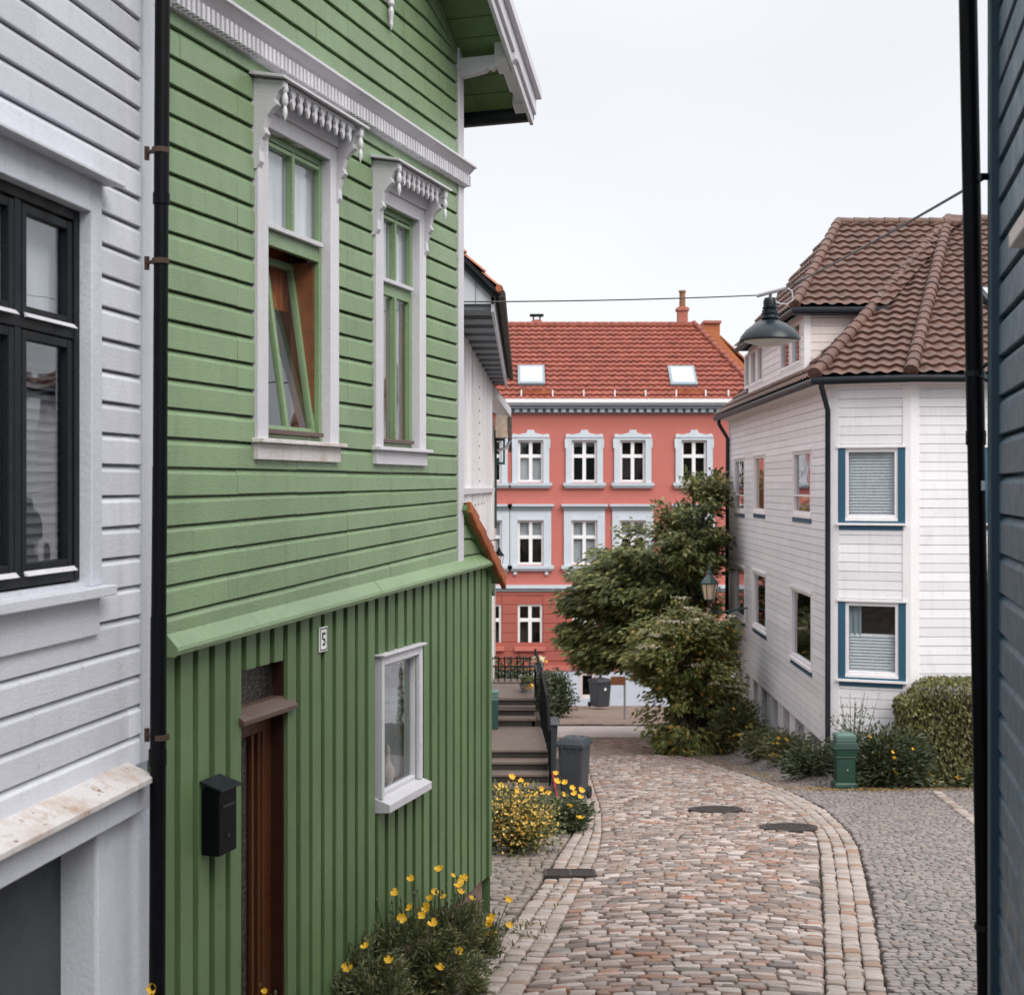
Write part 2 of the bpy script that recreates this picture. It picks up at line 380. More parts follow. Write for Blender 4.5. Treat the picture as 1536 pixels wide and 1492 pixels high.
M['border'] = stone('border_setts', [(0, (0.2481, 0.1982, 0.1658)), (.3, (0.3264, 0.2725, 0.2369)), (.55, (0.3787, 0.3221, 0.2902)), (.8, (0.3003, 0.2292, 0.1836)), (.93, (0.2742, 0.1486, 0.0888)), (1, (0.2611, 0.2354, 0.2191))], .58, moss=.35)
M['greysett'] = stone('grey_setts', [(0, (0.1323, 0.1148, 0.1109)), (.4, (0.1940, 0.1703, 0.1627)), (.8, (0.2646, 0.2257, 0.2108)), (1, (0.2381, 0.1822, 0.1553))], .55, moss=.1)
M['pathsett'] = stone('path_setts', [(0, (0.1360, 0.1131, 0.0938)), (.4, (0.2000, 0.1638, 0.1350)), (.8, (0.2480, 0.2028, 0.1688)), (1, (0.1760, 0.1560, 0.1425))], .6, moss=.4)
M['brownsett'] = stone('brown_setts', [(0, (0.1445, 0.0902, 0.0640)), (.5, (0.2040, 0.1394, 0.1040)), (1, (0.2635, 0.1968, 0.1600))], .6, moss=.2)
M['asphalt'] = plain('pale_road_slabs', (.40, .34, .31), .8, 0, .12, .4, 3)
M['pave'] = plain('brown_pavement', (.20, .145, .115), .85, 0, .2, .4, 3)
M['treeleaf'] = leafmat('tree_leaves', [(0, (0.0461, 0.0633, 0.0173)), (.4, (0.0849, 0.1129, 0.0289)), (.72, (0.1464, 0.1728, 0.0531)), (.9, (0.3083, 0.3157, 0.1109)), (1, (0.4625, 0.4211, 0.1641))])
M['elderleaf'] = leafmat('elder_leaves', [(0, (0.0689, 0.0852, 0.0232)), (.45, (0.1376, 0.1725, 0.0442)), (.78, (0.2458, 0.2739, 0.0845)), (.93, (0.3934, 0.3855, 0.1296)), (1, (0.6490, 0.3044, 0.0454))])
M['blossom'] = leafmat('cream_blossom', [(0, (0.5775, 0.4950, 0.3438)), (.6, (0.7975, 0.7150, 0.5500)), (1, (0.9075, 0.8250, 0.6875))], .2)
M['hedgeleaf'] = leafmat('hedge_leaves', [(0, (0.0633, 0.0665, 0.0200)), (.45, (0.1328, 0.1331, 0.0400)), (.8, (0.2087, 0.1997, 0.0700)), (1, (0.3036, 0.2783, 0.1100))])
M['darkleaf'] = leafmat('dark_leaves', [(0, (0.0250, 0.0350, 0.0168)), (.5, (0.0525, 0.0700, 0.0312)), (.85, (0.1000, 0.1187, 0.0540)), (1, (0.1625, 0.1750, 0.0960))])
M['herb'] = leafmat('herb_leaves', [(0, (0.0506, 0.0618, 0.0248)), (.5, (0.1013, 0.1170, 0.0442)), (.85, (0.1856, 0.1950, 0.0828)), (1, (0.3038, 0.2762, 0.1242))])
M['dry'] = leafmat('dry_leaves', [(0, (.16, .10, .04)), (.5, (.24, .15, .055)), (1, (.33, .22, .10))], .15)
M['petal'] = leafmat('yellow_petals', [(0, (.80, .42, .02)), (.5, (.90, .52, .03)), (1, (.92, .62, .08))], .35)
M['petal_pale'] = leafmat('pale_yellow_petals', [(0, (.72, .42, .05)), (.5, (.85, .56, .12)), (1, (.88, .66, .26))], .3)
M['stem'] = plain('green_stem', (.07, .085, .035), .7)
M['bark'] = plain('bark', (.06, .045, .035), .9, 0, .3, .6, 14)
M['gap'] = plain('gap_shade_backing', (.022, .032, .016), .8, 0, .3, .2)  # shade between the lower boards put into the backing colour
# ---------------------------------------------------------------- building pieces
def dark_room(fr, h, w, parent, depth=.6, wide=0):
    a, b, c, d = h; m = MB(); a -= .03; b += .03; c -= .03; d += .03
    P = lambda u, z, k: fr.p(u, z, w-k)
    b += wide
    m.quad(P(a, c, depth), P(b, c, depth), P(b, d, depth), P(a, d, depth))
    for (p, q) in (((a, c), (b, c)), ((b, c), (b, d)), ((b, d), (a, d)), ((a, d), (a, c))):
        m.quad(P(*p, 0), P(*q, 0), P(*q, depth), P(*p, depth))
    return m.build('room_interior', M['room'], parent)
def drape(fr, u0, u1, z0, z1, w, amp=.02, wave=.09, top=True):
    m = MB(); n = max(4, int((u1-u0)/wave*5)); L = []; H = []
    for i in range(n+1):
        u = u0+(u1-u0)*i/n; k = amp*math.sin((u-u0)/wave*2*math.pi+math.sin(u*9))
        L.append(fr.p(u, z0, w+k)); H.append(fr.p(u, z1, w+k*.6))
    return m.add(L+H, [(i, i+1, n+2+i, n+1+i) for i in range(n)])
def window(fr, h, parent, fm, w=-.09, fw=.05, ft=.05, vm=(), hr=(), mw=.035, gl='glass', curtain=None, name='window', ledge=None, room=.6):
    """frame mesh (a part of the house) > pane, curtain or blind, room_interior"""
    a, b, c, d = h; m = MB()
    fr.box(m, a, a+fw, c, d, w, w+ft); fr.box(m, b-fw, b, c, d, w, w+ft)
    fr.box(m, a+fw, b-fw, c, c+fw, w, w+ft-.002); fr.box(m, a+fw, b-fw, d-fw, d, w, w+ft-.002)
    for u in vm: fr.box(m, u-mw/2, u+mw/2, c+fw, d-fw, w, w+ft-.006)
    for z, t in [(x if hasattr(x, '__len__') else (x, mw)) for x in hr]: fr.box(m, a+fw, b-fw, z-t/2, z+t/2, w+.002, w+ft-.003)
    o = m.build(name, fm, parent, bevel=.004)
    g = MB(); g.quad(fr.p(a+fw*.5, c+fw*.5, w+.012), fr.p(b-fw*.5, c+fw*.5, w+.012), fr.p(b-fw*.5, d-fw*.5, w+.012), fr.p(a+fw*.5, d-fw*.5, w+.012))
    g.build('pane', M[gl], o)
    if room: dark_room(fr, h, w, o, room)
    for cu in (curtain or ()):
        kind, u0, u1, z0, z1, mm = cu
        if kind == 'drape': drape(fr, u0, u1, z0, z1, w-.06).build('curtain', M[mm], o)
        else:
            s = MB(); n = max(2, int((z1-z0)/.055))
            for i in range(n):
                za = z0+(z1-z0)*i/n; zb = z0+(z1-z0)*(i+1)/n
                s.quad(fr.p(u0, za, w-.035), fr.p(u1, za, w-.035), fr.p(u1, zb, w-.062), fr.p(u0, zb, w-.062))
            s.build('blind', M[mm], o)
    return o
def tile_roof(poly, along, up, pw, ph, amp, lift, mt, parent, name='roof', thick=.09, seg=6, under=None):
    import bmesh
    P = [np.asarray(p, float) for p in poly]; along = np.asarray(along, float); along /= np.linalg.norm(along)
    up = np.asarray(up, float); up -= along*np.dot(up, along); up /= np.linalg.norm(up); nrm = np.cross(along, up)
    if nrm[2] < 0: nrm = -nrm
    uv = [(np.dot(p-P[0], along), np.dot(p-P[0], up)) for p in P]
    u0, u1 = min(x[0] for x in uv)-pw, max(x[0] for x in uv)+pw; v0, v1 = min(x[1] for x in uv), max(x[1] for x in uv)+.05
    nu = int((u1-u0)/pw*seg)+1; us = np.linspace(u0, u1, nu); t = (us/pw) % 1.0
    wav = np.where(t < .62, np.sin(t/.62*math.pi)**.8, -.25*np.sin((t-.62)/.38*math.pi))*amp
    nv = int((v1-v0)/ph)+1; V = []; Fs = []
    for j in range(nv):
        jit = RNG.normal(0, .004, nu//seg+2)[(us/pw-us[0]/pw).astype(int).clip(0, nu//seg+1)]
        for (v, h) in ((v0+j*ph-.012, lift*.15), (v0+j*ph-.012, lift), (v0+(j+1)*ph, lift*.1)):
            V.append(P[0]+np.outer(us, along)+np.outer(np.full(nu, v)+jit, up)+np.outer(wav+h, nrm))
        b = j*3*nu
        for r in (0, 1):
            Fs += [(b+r*nu+i, b+r*nu+i+1, b+(r+1)*nu+i+1, b+(r+1)*nu+i) for i in range(nu-1)]
    me = bpy.data.meshes.new(name); base = wloc(parent); me.from_pydata((np.vstack(V)-base).tolist(), [], Fs)
    bm = bmesh.new(); bm.from_mesh(me); cen = sum(P)/len(P)
    for a, b in zip(P, P[1:]+P[:1]):
        no = np.cross(b-a, nrm); no /= np.linalg.norm(no)
        if np.dot(no, a-cen) < 0: no = -no
        bmesh.ops.bisect_plane(bm, geom=bm.verts[:]+bm.edges[:]+bm.faces[:], plane_co=Vector(a-base+no*.004), plane_no=Vector(no), clear_outer=True)
    bm.normal_update()
    bm.to_mesh(me); bm.free(); me.materials.append(mt)
    me.polygons.foreach_set('use_smooth', [True]*len(me.polygons)); me.set_sharp_from_angle(angle=R(50))
    o = bpy.data.objects.new(name, me); C.objects.link(o); o.parent = parent
    s = MB(); s.prism([p-nrm*.015 for p in P], -nrm*thick); s.build('roof_deck', under or M['gutter'], o)
    return o
def hip_tiles(a, b, r, parent, mt, step=.34, name='hip_tile'):
    a, b = np.asarray(a, float), np.asarray(b, float); L = np.linalg.norm(b-a); n = int(L/step); m = MB()
    for i in range(n):
        p, q = a+(b-a)*i/n, a+(b-a)*((i+1.12)/n)
        m.tube([p, q], [r*1.12, r*.92], 10)
    return m.build(name, mt, parent, smooth=True)

# ---------------------------------------------------------------- green house
K = .9
gf = Fr((-1.87*K, 7.27*K), (-.46*K, 11.56*K))
A0 = gf.p(0, 0); LG = gf.L
green = thing('green_house', 'green weatherboarded wooden house with ornate white window hoods and a brown front door', 'house', gf.p(2.5, G(-1, 8.6)))
uE = gf.u(735); UL = gf.u(243)
dzl = lambda u, z: (.165*(u/LG)*min(1, max(0, -z)/.56)**.6) if z < 0 else 0
zL = -.765
topl = lambda u: 3.33+.62*(LG-u) if u > LG*.5 else 3.33+.62*u
w1 = (gf.u(393), gf.u(487), .265, 2.0); w2 = (gf.u(567), gf.u(622), .265, 1.90)
mg = siding(gf, UL, LG-.005, zL, 5.0, .1447, [w1, w2], lip=.021, topline=topl, dz=dzl, joints=.3 and 1)
mg.build('wall', M['green'], green)
# lower wall: vertical boards, the shade of their gaps painted on the backing
door = (gf.u(358), gf.u(437), -4.2, gf.z(433, 975)); lw = (gf.u(570), gf.u(625), gf.z(570, 1197), gf.z(570, 995))
zb_bot = -3.22
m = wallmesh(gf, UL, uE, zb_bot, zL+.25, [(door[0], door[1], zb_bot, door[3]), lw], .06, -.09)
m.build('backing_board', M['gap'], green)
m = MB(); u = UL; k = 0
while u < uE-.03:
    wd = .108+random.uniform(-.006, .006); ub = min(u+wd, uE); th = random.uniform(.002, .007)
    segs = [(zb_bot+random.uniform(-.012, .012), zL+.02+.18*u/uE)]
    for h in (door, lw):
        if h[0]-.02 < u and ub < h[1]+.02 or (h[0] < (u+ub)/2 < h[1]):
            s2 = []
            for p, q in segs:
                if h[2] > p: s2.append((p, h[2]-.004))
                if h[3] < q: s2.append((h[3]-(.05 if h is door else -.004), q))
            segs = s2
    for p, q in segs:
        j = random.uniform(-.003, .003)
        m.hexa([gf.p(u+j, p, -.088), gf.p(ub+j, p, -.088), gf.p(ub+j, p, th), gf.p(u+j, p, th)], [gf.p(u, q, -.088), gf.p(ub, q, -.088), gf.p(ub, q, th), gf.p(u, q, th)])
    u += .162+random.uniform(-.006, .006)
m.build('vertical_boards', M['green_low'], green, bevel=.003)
m = MB()
for (ua, ub) in ((UL, 2.4), (2.402, uE+.01)):
    za, zb = zL+.18*ua/uE, zL+.18*ub/uE
    pr = [(0, -.055), (.075, -.055), (.085, -.03), (.08, -.012), (.02, .05), (0, .055)]
    Lp = [gf.p(ua, za+z, ww) for ww, z in pr]; Rp = [gf.p(ub, zb+z, ww) for ww, z in pr]; n = len(pr)
    m.add(Lp+Rp, [(i, (i+1) % n, n+(i+1) % n, n+i) for i in range(n)]+[tuple(range(n)), tuple(range(2*n-1, n-1, -1))])
m.build('ledge', M['green'], green, bevel=.004)
bx(gf, UL, uE-.12, -4.6, zb_bot, -.4, -.03).build('foundation', plain('brown_foundation', (.14, .09, .07), .85, 0, .35, .6, 9), green)
bx(gf, LG-.085, LG+.025, zL+.15, 3.40, -.02, .034).build('corner_board', M['trim'], green, bevel=.006)
bx(gf, uE-.05, uE+.015, zb_bot-.02, zL+.14, -.03, .012).build('corner_board', M['green_low'], green, bevel=.004)
# cornice with dentils
zc = 2.33; m = MB()
gf.box(m, UL, LG+.03, zc, zc+.10, 0, .05)
pr = [(0, .10), (.055, .10), (.11, .155), (.125, .155), (.125, .175), (.02, .20), (0, .20)]
Lp = [gf.p(UL, zc+z, ww) for ww, z in pr]; Rp = [gf.p(LG+.06, zc+z, ww) for ww, z in pr]; n = len(pr)
m.add(Lp+Rp, [(i, (i+1) % n, n+(i+1) % n, n+i) for i in range(n)]+[tuple(range(n)), tuple(range(2*n-1, n-1, -1))])
cor = m.build('cornice', M['trim'], green, bevel=.003)
m = MB(); u = UL
while u < LG+.03:
    gf.box(m, u, u+.026, zc+.012, zc+.092, .05, .085); u += .046
m.build('dentil_band', M['trim'], cor)
# ornate windows
def green_window(h, hood_z, opened):
    a, b, c, d = h; cs = .118
    holder = window(gf, h, green, M['green'], w=-.055, fw=.036, ft=.036, room=0,
                    hr=[(c+(d-c)*.665, .085)], gl='glass') if not opened else None
    if not opened: dark_room(gf, h, -.055, holder, .7, min(1.2, LG-.16-b))
    if opened:
        m = MB(); w = -.055; zt = c+(d-c)*.665
        gf.box(m, a, a+.036, c, d, w, w+.036); gf.box(m, b-.036, b, c, d, w, w+.036); gf.box(m, a+.036, b-.036, d-.04, d, w, w+.034)
        gf.box(m, a+.036, b-.036, c, c+.035, w, w+.034); gf.box(m, a+.036, b-.036, zt-.05, zt+.035, w+.002, w+.033)
        holder = m.build('window', M['green'], green, bevel=.004); dark_room(gf, h, w, holder, .7, 1.2)
        g = MB(); g.quad(gf.p(a+.03, zt, w+.012), gf.p(b-.03, zt, w+.012), gf.p(b-.03, d-.03, w+.012), gf.p(a+.03, d-.03, w+.012)); g.build('pane', M['glass'], holder)
    zt = c+(d-c)*.665; um = (a+b)/2
    # upper sash with one mullion
    m = MB(); gf.box(m, um-.015, um+.015, zt+.036, d-.05, -.053, -.008)
    gf.box(m, a+.052, b-.052, d-.075, d-.052, -.053, -.012); m.build('mullion', M['green'], holder, bevel=.003)
    m = MB(); gf.box(m, a+.036, b-.036, zt+.037, zt+.065, -.05, .010); m.build('drip_rail', M['trim'], holder, bevel=.004)
    drape(gf, a+.0, b+.02, zt+.01, d-.03, -.085, .006, .11).build('curtain', M['curtain'], holder)
    if opened:                      # bottom-hung sash tipped into the room
        th = .145; hh = zt-.05-(c+.04)
        def P(u, z, w): return gf.p(u, c+.04+z*math.cos(th)+w*math.sin(th), -.055-z*math.sin(th)+w*math.cos(th))
        m = MB()
        def bb(u0, u1, z0, z1, w0=-.02, w1=.02): m.hexa([P(u0, z0, w0), P(u1, z0, w0), P(u1, z0, w1), P(u0, z0, w1)], [P(u0, z1, w0), P(u1, z1, w0), P(u1, z1, w1), P(u0, z1, w1)])
        bb(a+.04, a+.075, 0, hh); bb(b-.075, b-.04, 0, hh); bb(a+.075, b-.075, 0, .045); bb(a+.075, b-.075, hh-.04, hh); bb(um-.018, um+.018, .045, hh-.045, -.018, .018)
        sh = m.build('sash', M['green'], holder, bevel=.003)
        g = MB(); g.quad(P(a+.06, .03, 0), P(b-.06, .03, 0), P(b-.06, hh-.03, 0), P(a+.06, hh-.03, 0)); g.build('pane', M['glass'], sh)
        drape(gf, a+.20, a+.80, zt-.34, zt+.12, -.26, .018, .07).build('curtain', M['curtain_red'], holder)
        drape(gf, a+.81, b+.62, c+.05, zt+.12, -.25, .012, .09).build('curtain', plain('beige_curtain', (.42, .30, .23), .9, 0, .15, .2, 6), holder)
    else:
        m = MB(); gf.box(m, um-.015, um+.015, c+.05, zt-.043, -.053, -.008)
        gf.box(m, a+.038, a+.062, c+.05, zt-.044, -.053, -.012); gf.box(m, b-.062, b-.038, c+.05, zt-.044, -.053, -.012)
        m.build('mullion', M['green'], holder, bevel=.003)
        drape(gf, a+.02, um+.02, c+.05, zt-.0, -.10, .010, .08).build('curtain', plain('ochre_curtain', (.38, .22, .12), .9, 0, .3, .2, 9), holder)
        drape(gf, um+.03, b+.06, c+.05, zt-.0, -.10, .010, .10).build('curtain', plain('grey_net_curtain', (.24, .24, .26), .9, 0, .15, .2, 9), holder)
    m = MB(); gf.box(m, a+.034, b-.034, c+.036, c+.062, -.04, .012); m.build('sash_rail', M['sill_brown'], holder, bevel=.004)
    # casing
    bx(gf, b-.052, b-.002, c+.04, zt-.05, -.20, -.056).build('jamb', M['wood_in'], holder)
    m = MB(); gf.box(m, a-cs, a, c-.02, d+.10, -.12, .042); gf.box(m, b, b+cs, c-.02, d+.10, -.12, .042); gf.box(m, a, b, d, d+.102, -.12, .040)
    m.build('casing', M['trim'], holder, bevel=.004)
    m = MB(); gf.box(m, a-cs-.01, b+cs+.01, c-.115, c-.022, 0, .05); gf.box(m, a-cs-.03, b+cs+.035, c-.022, c+.002, -.07, .085)
    m.build('sill', M['rusty'] if opened else M['trim'], holder, bevel=.004)
    # hood: sloping cover board, face board, scroll brackets, drops and a fringe
    ht = hood_z; hb = d+.10
    m = MB(); m.prism([gf.p(a-cs-.05, ht, .01), gf.p(a-cs-.05, ht-.045, .225), gf.p(a-cs-.05, ht-.06, .225), gf.p(a-cs-.05, ht-.02, .01)], gf.p(b+cs+.05, 0, 0)-gf.p(a-cs-.05, 0, 0))
    hd = m.build('hood', M['trim'], holder, bevel=.002)
    m = MB(); gf.box(m, a-cs+.01, b+cs-.01, hb-.01, ht-.02, .0, .06); gf.box(m, a-cs+.01, b+cs-.01, ht-.085, ht-.055, .15, .175); m.build('face_board', M['trim'], hd, bevel=.004)
    prof = [(.0, ht-.03), (.205, ht-.065), (.205, ht-.10), (.17, ht-.12), (.15, ht-.16), (.165, ht-.19), (.13, ht-.215), (.10, ht-.25), (.085, ht-.31), (.10, ht-.34), (.07, ht-.37), (.055, ht-.43), (.06, ht-.49), (.035, ht-.53), (.0, ht-.53)]
    for u in (a-cs-.012, b+cs-.038):
        m = MB(); m.prism([gf.p(u, z, w) for w, z in prof], gf.p(u+.05, 0, 0)-gf.p(u, 0, 0)); m.build('bracket', M['trim'], hd, bevel=.004)
    for u in (a-cs+.02, b+cs-.02):
        m = MB(); m.lathe(gf.p(u, ht-.08, .195), [(.016, 0), (.020, -.03), (.010, -.045), (.017, -.065), (.019, -.10), (.008, -.115), (.013, -.135), (.014, -.16), (.006, -.185), (.0, -.20)], 10)
        m.build('drop', M['trim'], hd, smooth=True)
    m = MB(); n = max(5, int(round((b-a)/.085)))
    for i in range(n):
        u = a-.02+(b-a+.04)*(i+.5)/n; z0 = ht-.07
        m.prism([gf.p(u-.032, z0, .168), gf.p(u+.032, z0, .168), gf.p(u+.028, z0-.03, .168), gf.p(u+.013, z0-.05, .168), gf.p(u+.022, z0-.075, .168), gf.p(u, z0-.115, .168), gf.p(u-.022, z0-.075, .168), gf.p(u-.013, z0-.05, .168), gf.p(u-.028, z0-.03, .168)], gf.n3*.016)
    gf.box(m, a-.03, b+.03, ht-.078, ht-.060, .166, .186); m.build('fringe', M['trim'], hd)
    return holder
gf.n3 = np.array((gf.n[0], gf.n[1], 0))
green_window(w1, 2.27, True); green_window(w2, 2.19, False)
# attic window just above the picture: sill with a turned drop
za = 3.60; ua, ub = gf.u(430), gf.u(580)
aw = window(gf, (ua+.08, ub-.08, za, za+.9), green, M['green'], w=.02, ft=.05, room=0, vm=[(ua+ub)/2], curtain=None, name='attic_window')
bx(gf, ua+.08, ub-.08, za, za+.9, .008, .02).build('blind', M['curtain'], aw)
m = MB(); gf.box(m, ua, ua+.08, za-.02, za+.95, .0, .07); gf.box(m, ub-.08, ub, za-.02, za+.95, 0, .07); gf.box(m, ua+.08, ub-.08, za+.9, za+.98, 0, .07); gf.box(m, ua-.04, ub+.04, za-.06, za-.02, 0, .12); m.build('casing', M['trim'], aw, bevel=.004)
for uu, k in ((ua+.04, 1), (ub-.04, 1), ((ua+ub)/2, .35)):
    zb = za-.06
    m = MB(); m.prism([gf.p(uu-.04, zb-z*k, w*.9) for w, z in [(0.022, 0), (.12, 0), (.12, .04), (.09, .07), (.10, .12), (.06, .17), (.045, .24), (0.022, .27)]], np.array((gf.t[0], gf.t[1], 0))*.08)
    m.lathe(gf.p(uu, zb-.25*k, .05), [(.02, 0), (.026, -.03), (.012, -.05), (.022, -.08), (.012, -.14), (.014, -.17), (.0, -.21)], 10); m.build('drop', M['trim'], aw, bevel=.003)
# front door in its recess
m = MB(); dz0 = G(-1, 8); dfz = door[3]; fw = .055
gf.box(m, door[0], door[0]+fw, dz0-.4, dfz, -.26, -.022); gf.box(m, door[1]-fw, door[1], dz0-.4, dfz, -.26, -.022); gf.box(m, door[0]+fw, door[1]-fw, dfz-.05, dfz, -.26, -.025)
dfr = m.build('door_frame', M['door_frame'], green, bevel=.005)
zr1, zr0 = gf.z(359, 1066), gf.z(359, 1086)
m = MB(); m.prism([gf.p(door[0]-.01, zr0-.01, -.14), gf.p(door[0]-.01, zr0-.01, .035), gf.p(door[0]-.01, zr0+.02, .04), gf.p(door[0]-.01, zr1, -.03), gf.p(door[0]-.01, zr1, -.14)], gf.p(door[1]+.01, 0)-gf.p(door[0]-.01, 0)); m.build('transom_rail', M['sill_brown'], dfr, bevel=.005)
m = MB(); m.quad(gf.p(door[0]+.04, zr1, -.09), gf.p(door[1]-.04, zr1, -.09), gf.p(door[1]-.04, dfz-.03, -.09), gf.p(door[0]+.04, dfz-.03, -.09)); m.build('transom_pane', mat('pebbled_glass', lambda t, b, o: (t.links.new(ramp(t, noise(t, 30, 4), [(.35, (.012, .009, .007)), (.7, (.05, .042, .036))]), b.inputs['Base Color']), b.inputs['Roughness'].__setattr__('default_value', .22), bump(t, b, noise(t, 55, 2), .8, .01))), dfr)
da, db, dtop = door[0]+fw, door[1]-fw, zr0-.012
m = MB(); gf.box(m, da, db, dz0-.4, dtop, -.160, -.130)
leaf = m.build('door', M['door_dark'], green)
m = MB(); gf.box(m, da, da+.10, dz0-.4, dtop, -.130, -.100); gf.box(m, db-.10, db, dz0-.4, dtop, -.130, -.100); gf.box(m, da+.10, db-.10, dtop-.11, dtop, -.130, -.102)
n = 4; wd = (db-da-.2)/n
for i in range(n):
    if i == 1: continue
    u0 = da+.10+i*wd; gf.box(m, u0+wd*.30, u0+wd*.70, dz0-.4, dtop-.112, -.130, -.101)
m.build('panel', M['door'], leaf, bevel=.006)
u0 = da+.10+wd; m = MB(); m.quad(gf.p(u0+.012, dz0-.2, -.120), gf.p(u0+wd-.012, dz0-.2, -.120), gf.p(u0+wd-.012, dtop-.14, -.120), gf.p(u0+.012, dtop-.14, -.120))
m.build('door_pane', bpy.data.materials['pebbled_glass'], leaf)
zh = gf.z(361, 1357); m = MB(); m.tube([gf.p(da+.03, zh, -.10), gf.p(da+.03, zh, -.10), gf.p(da+.10, zh, -.06)], .007, 8); gf.box(m, da+.015, da+.05, zh-.07, zh+.04, -.101, -.095); m.build('handle', M['steel'], leaf, smooth=True)
# lower window
lwo = window(gf, lw, green, M['trim'], w=-.045, fw=.03, ft=.045, room=.5, curtain=[('drape', lw[0]+.05, lw[1]-.05, lw[2]+.05, lw[3]-.05, 'net')] if False else None)
drape(gf, lw[0]+.0, lw[1]+.03, lw[2]+.03, lw[3]-.0, -.11, .008, .13).build('curtain', plain('grey_net', (.13, .14, .145), .95, 0, .35, .2, 5), lwo)
m = MB(); m.lathe(gf.p((lw[0]+lw[1])/2-.02, lw[2]+.035, -.075), [(.03, 0), (.045, .04), (.05, .09), (.03, .13), (.015, .17), (.018, .24), (.0, .27)], 12); m.build('ornament', plain('pale_ornament', (.30, .27, .24), .5), lwo, smooth=True)
m = MB(); gf.box(m, lw[0]-.03, lw[0]+.012, lw[2], lw[3]+.05, -.03, .03); gf.box(m, lw[1]-.012, lw[1]+.045, lw[2], lw[3]+.05, -.03, .03); gf.box(m, lw[0]+.012, lw[1]-.012, lw[3]-.012, lw[3]+.05, -.03, .028); gf.box(m, lw[0]-.05, lw[1]+.07, lw[3]+.05, lw[3]+.065, -.02, .055); m.build('casing', M['trim'], lwo, bevel=.004)
m = MB(); m.prism([gf.p(lw[0]-.04, lw[2]+.015, -.05), gf.p(lw[0]-.04, lw[2]-.03, .09), gf.p(lw[0]-.04, lw[2]-.085, .09), gf.p(lw[0]-.04, lw[2]-.095, -.02)], gf.p(lw[1]+.07, 0)-gf.p(lw[0]-.04, 0)); m.build('sill', M['trim'], lwo, bevel=.004)
# gable roof, soffit, rake board, eaves bracket, gutter
t3 = np.array((gf.t[0], gf.t[1], 0)); n3 = gf.n3; up3 = np.array((0, 0, 1.0))
def gp(u, z, w): return gf.p(u, z, w)
apex_u = LG*.5; OV = .43; EV = .48
zr = lambda u: 3.37+.62*(LG-u) if u >= apex_u else 3.37+.62*u
for side in (0, 1):
    ue = LG+EV if side == 0 else -EV-.1
    P = [gp(apex_u, zr(apex_u), OV), gp(ue, zr(LG+EV) if side == 0 else zr(-EV-.1), OV), gp(ue, zr(LG+EV) if side == 0 else zr(-EV-.1), -6), gp(apex_u, zr(apex_u), -6)]
    m = MB(); m.prism(P, (0, 0, .10)); rf = m.build('roof', M['gutter'], green)
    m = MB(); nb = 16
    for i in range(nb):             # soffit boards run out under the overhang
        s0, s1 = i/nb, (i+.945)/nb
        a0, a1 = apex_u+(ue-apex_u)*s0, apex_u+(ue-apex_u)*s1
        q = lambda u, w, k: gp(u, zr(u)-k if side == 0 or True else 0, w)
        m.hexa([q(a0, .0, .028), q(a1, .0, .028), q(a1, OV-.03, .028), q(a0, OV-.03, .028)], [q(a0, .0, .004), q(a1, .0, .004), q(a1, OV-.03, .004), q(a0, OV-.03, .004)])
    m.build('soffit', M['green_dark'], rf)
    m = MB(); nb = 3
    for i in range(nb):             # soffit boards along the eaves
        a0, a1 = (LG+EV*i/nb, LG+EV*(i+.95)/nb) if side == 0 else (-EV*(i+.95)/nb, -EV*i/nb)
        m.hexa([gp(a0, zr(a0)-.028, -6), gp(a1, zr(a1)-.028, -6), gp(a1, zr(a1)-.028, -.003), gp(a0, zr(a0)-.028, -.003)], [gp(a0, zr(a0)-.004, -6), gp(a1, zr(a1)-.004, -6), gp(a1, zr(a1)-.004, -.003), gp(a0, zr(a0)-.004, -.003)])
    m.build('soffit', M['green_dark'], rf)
    m = MB()
    for (wo, ww, lo, hi) in ((OV, .03, -.17, .02), (OV+.03, .025, -.09, .06), (OV+.055, .045, .03, .115)):
        m.hexa([gp(apex_u, zr(apex_u)+lo, wo), gp(ue, zr(ue)+lo, wo), gp(ue, zr(ue)+lo, wo+ww), gp(apex_u, zr(apex_u)+lo, wo+ww)],
               [gp(apex_u, zr(apex_u)+hi, wo), gp(ue, zr(ue)+hi, wo), gp(ue, zr(ue)+hi, wo+ww), gp(apex_u, zr(apex_u)+hi, wo+ww)])
    m.build('rake_board', M['trim'], rf, bevel=.004)
    ug = ue+(.05 if side == 0 else -.05); zg = zr(ue)-.055
    m = MB(); m.tube([gp(ug, zg, OV-.0), gp(ug, zg, -6)], .07, 14); m.build('gutter', M['gutter'], rf, smooth=True)
for u in (LG-.075, .02):
    z0 = zr(LG-.05)-.03; m = MB()
    m.prism([gp(u, z0-z, w) for w, z in [(.0, .055), (.49, .055), (.49, .10), (.46, .13), (.40, .115), (.33, .14), (.29, .17), (.26, .15), (.23, .175), (.16, .185), (.05, .20), (.0, .20)]], t3*.075)
    m.build('eaves_bracket', M['trim'], green, bevel=.004)
    if u > 1:
        m = MB()
        for ua_, ub_, h_, wd_ in ((LG-.10, LG+.02, .17, .075), (LG+.02, LG+.22, .13, .055), (LG+.22, LG+.33, .10, .045), (LG+.33, LG+.41, .13, .07)):
            m.hexa([gp(ua_, zr(ua_)-h_, OV-.03-wd_), gp(ub_, zr(ub_)-h_, OV-.03-wd_), gp(ub_, zr(ub_)-h_, OV-.005), gp(ua_, zr(ua_)-h_, OV-.005)], [gp(ua_, zr(ua_)-.03, OV-.03-wd_), gp(ub_, zr(ub_)-.03, OV-.03-wd_), gp(ub_, zr(ub_)-.03, OV-.005), gp(ua_, zr(ua_)-.03, OV-.005)])
        m.build('rake_foot', M['trim'], green, bevel=.004)
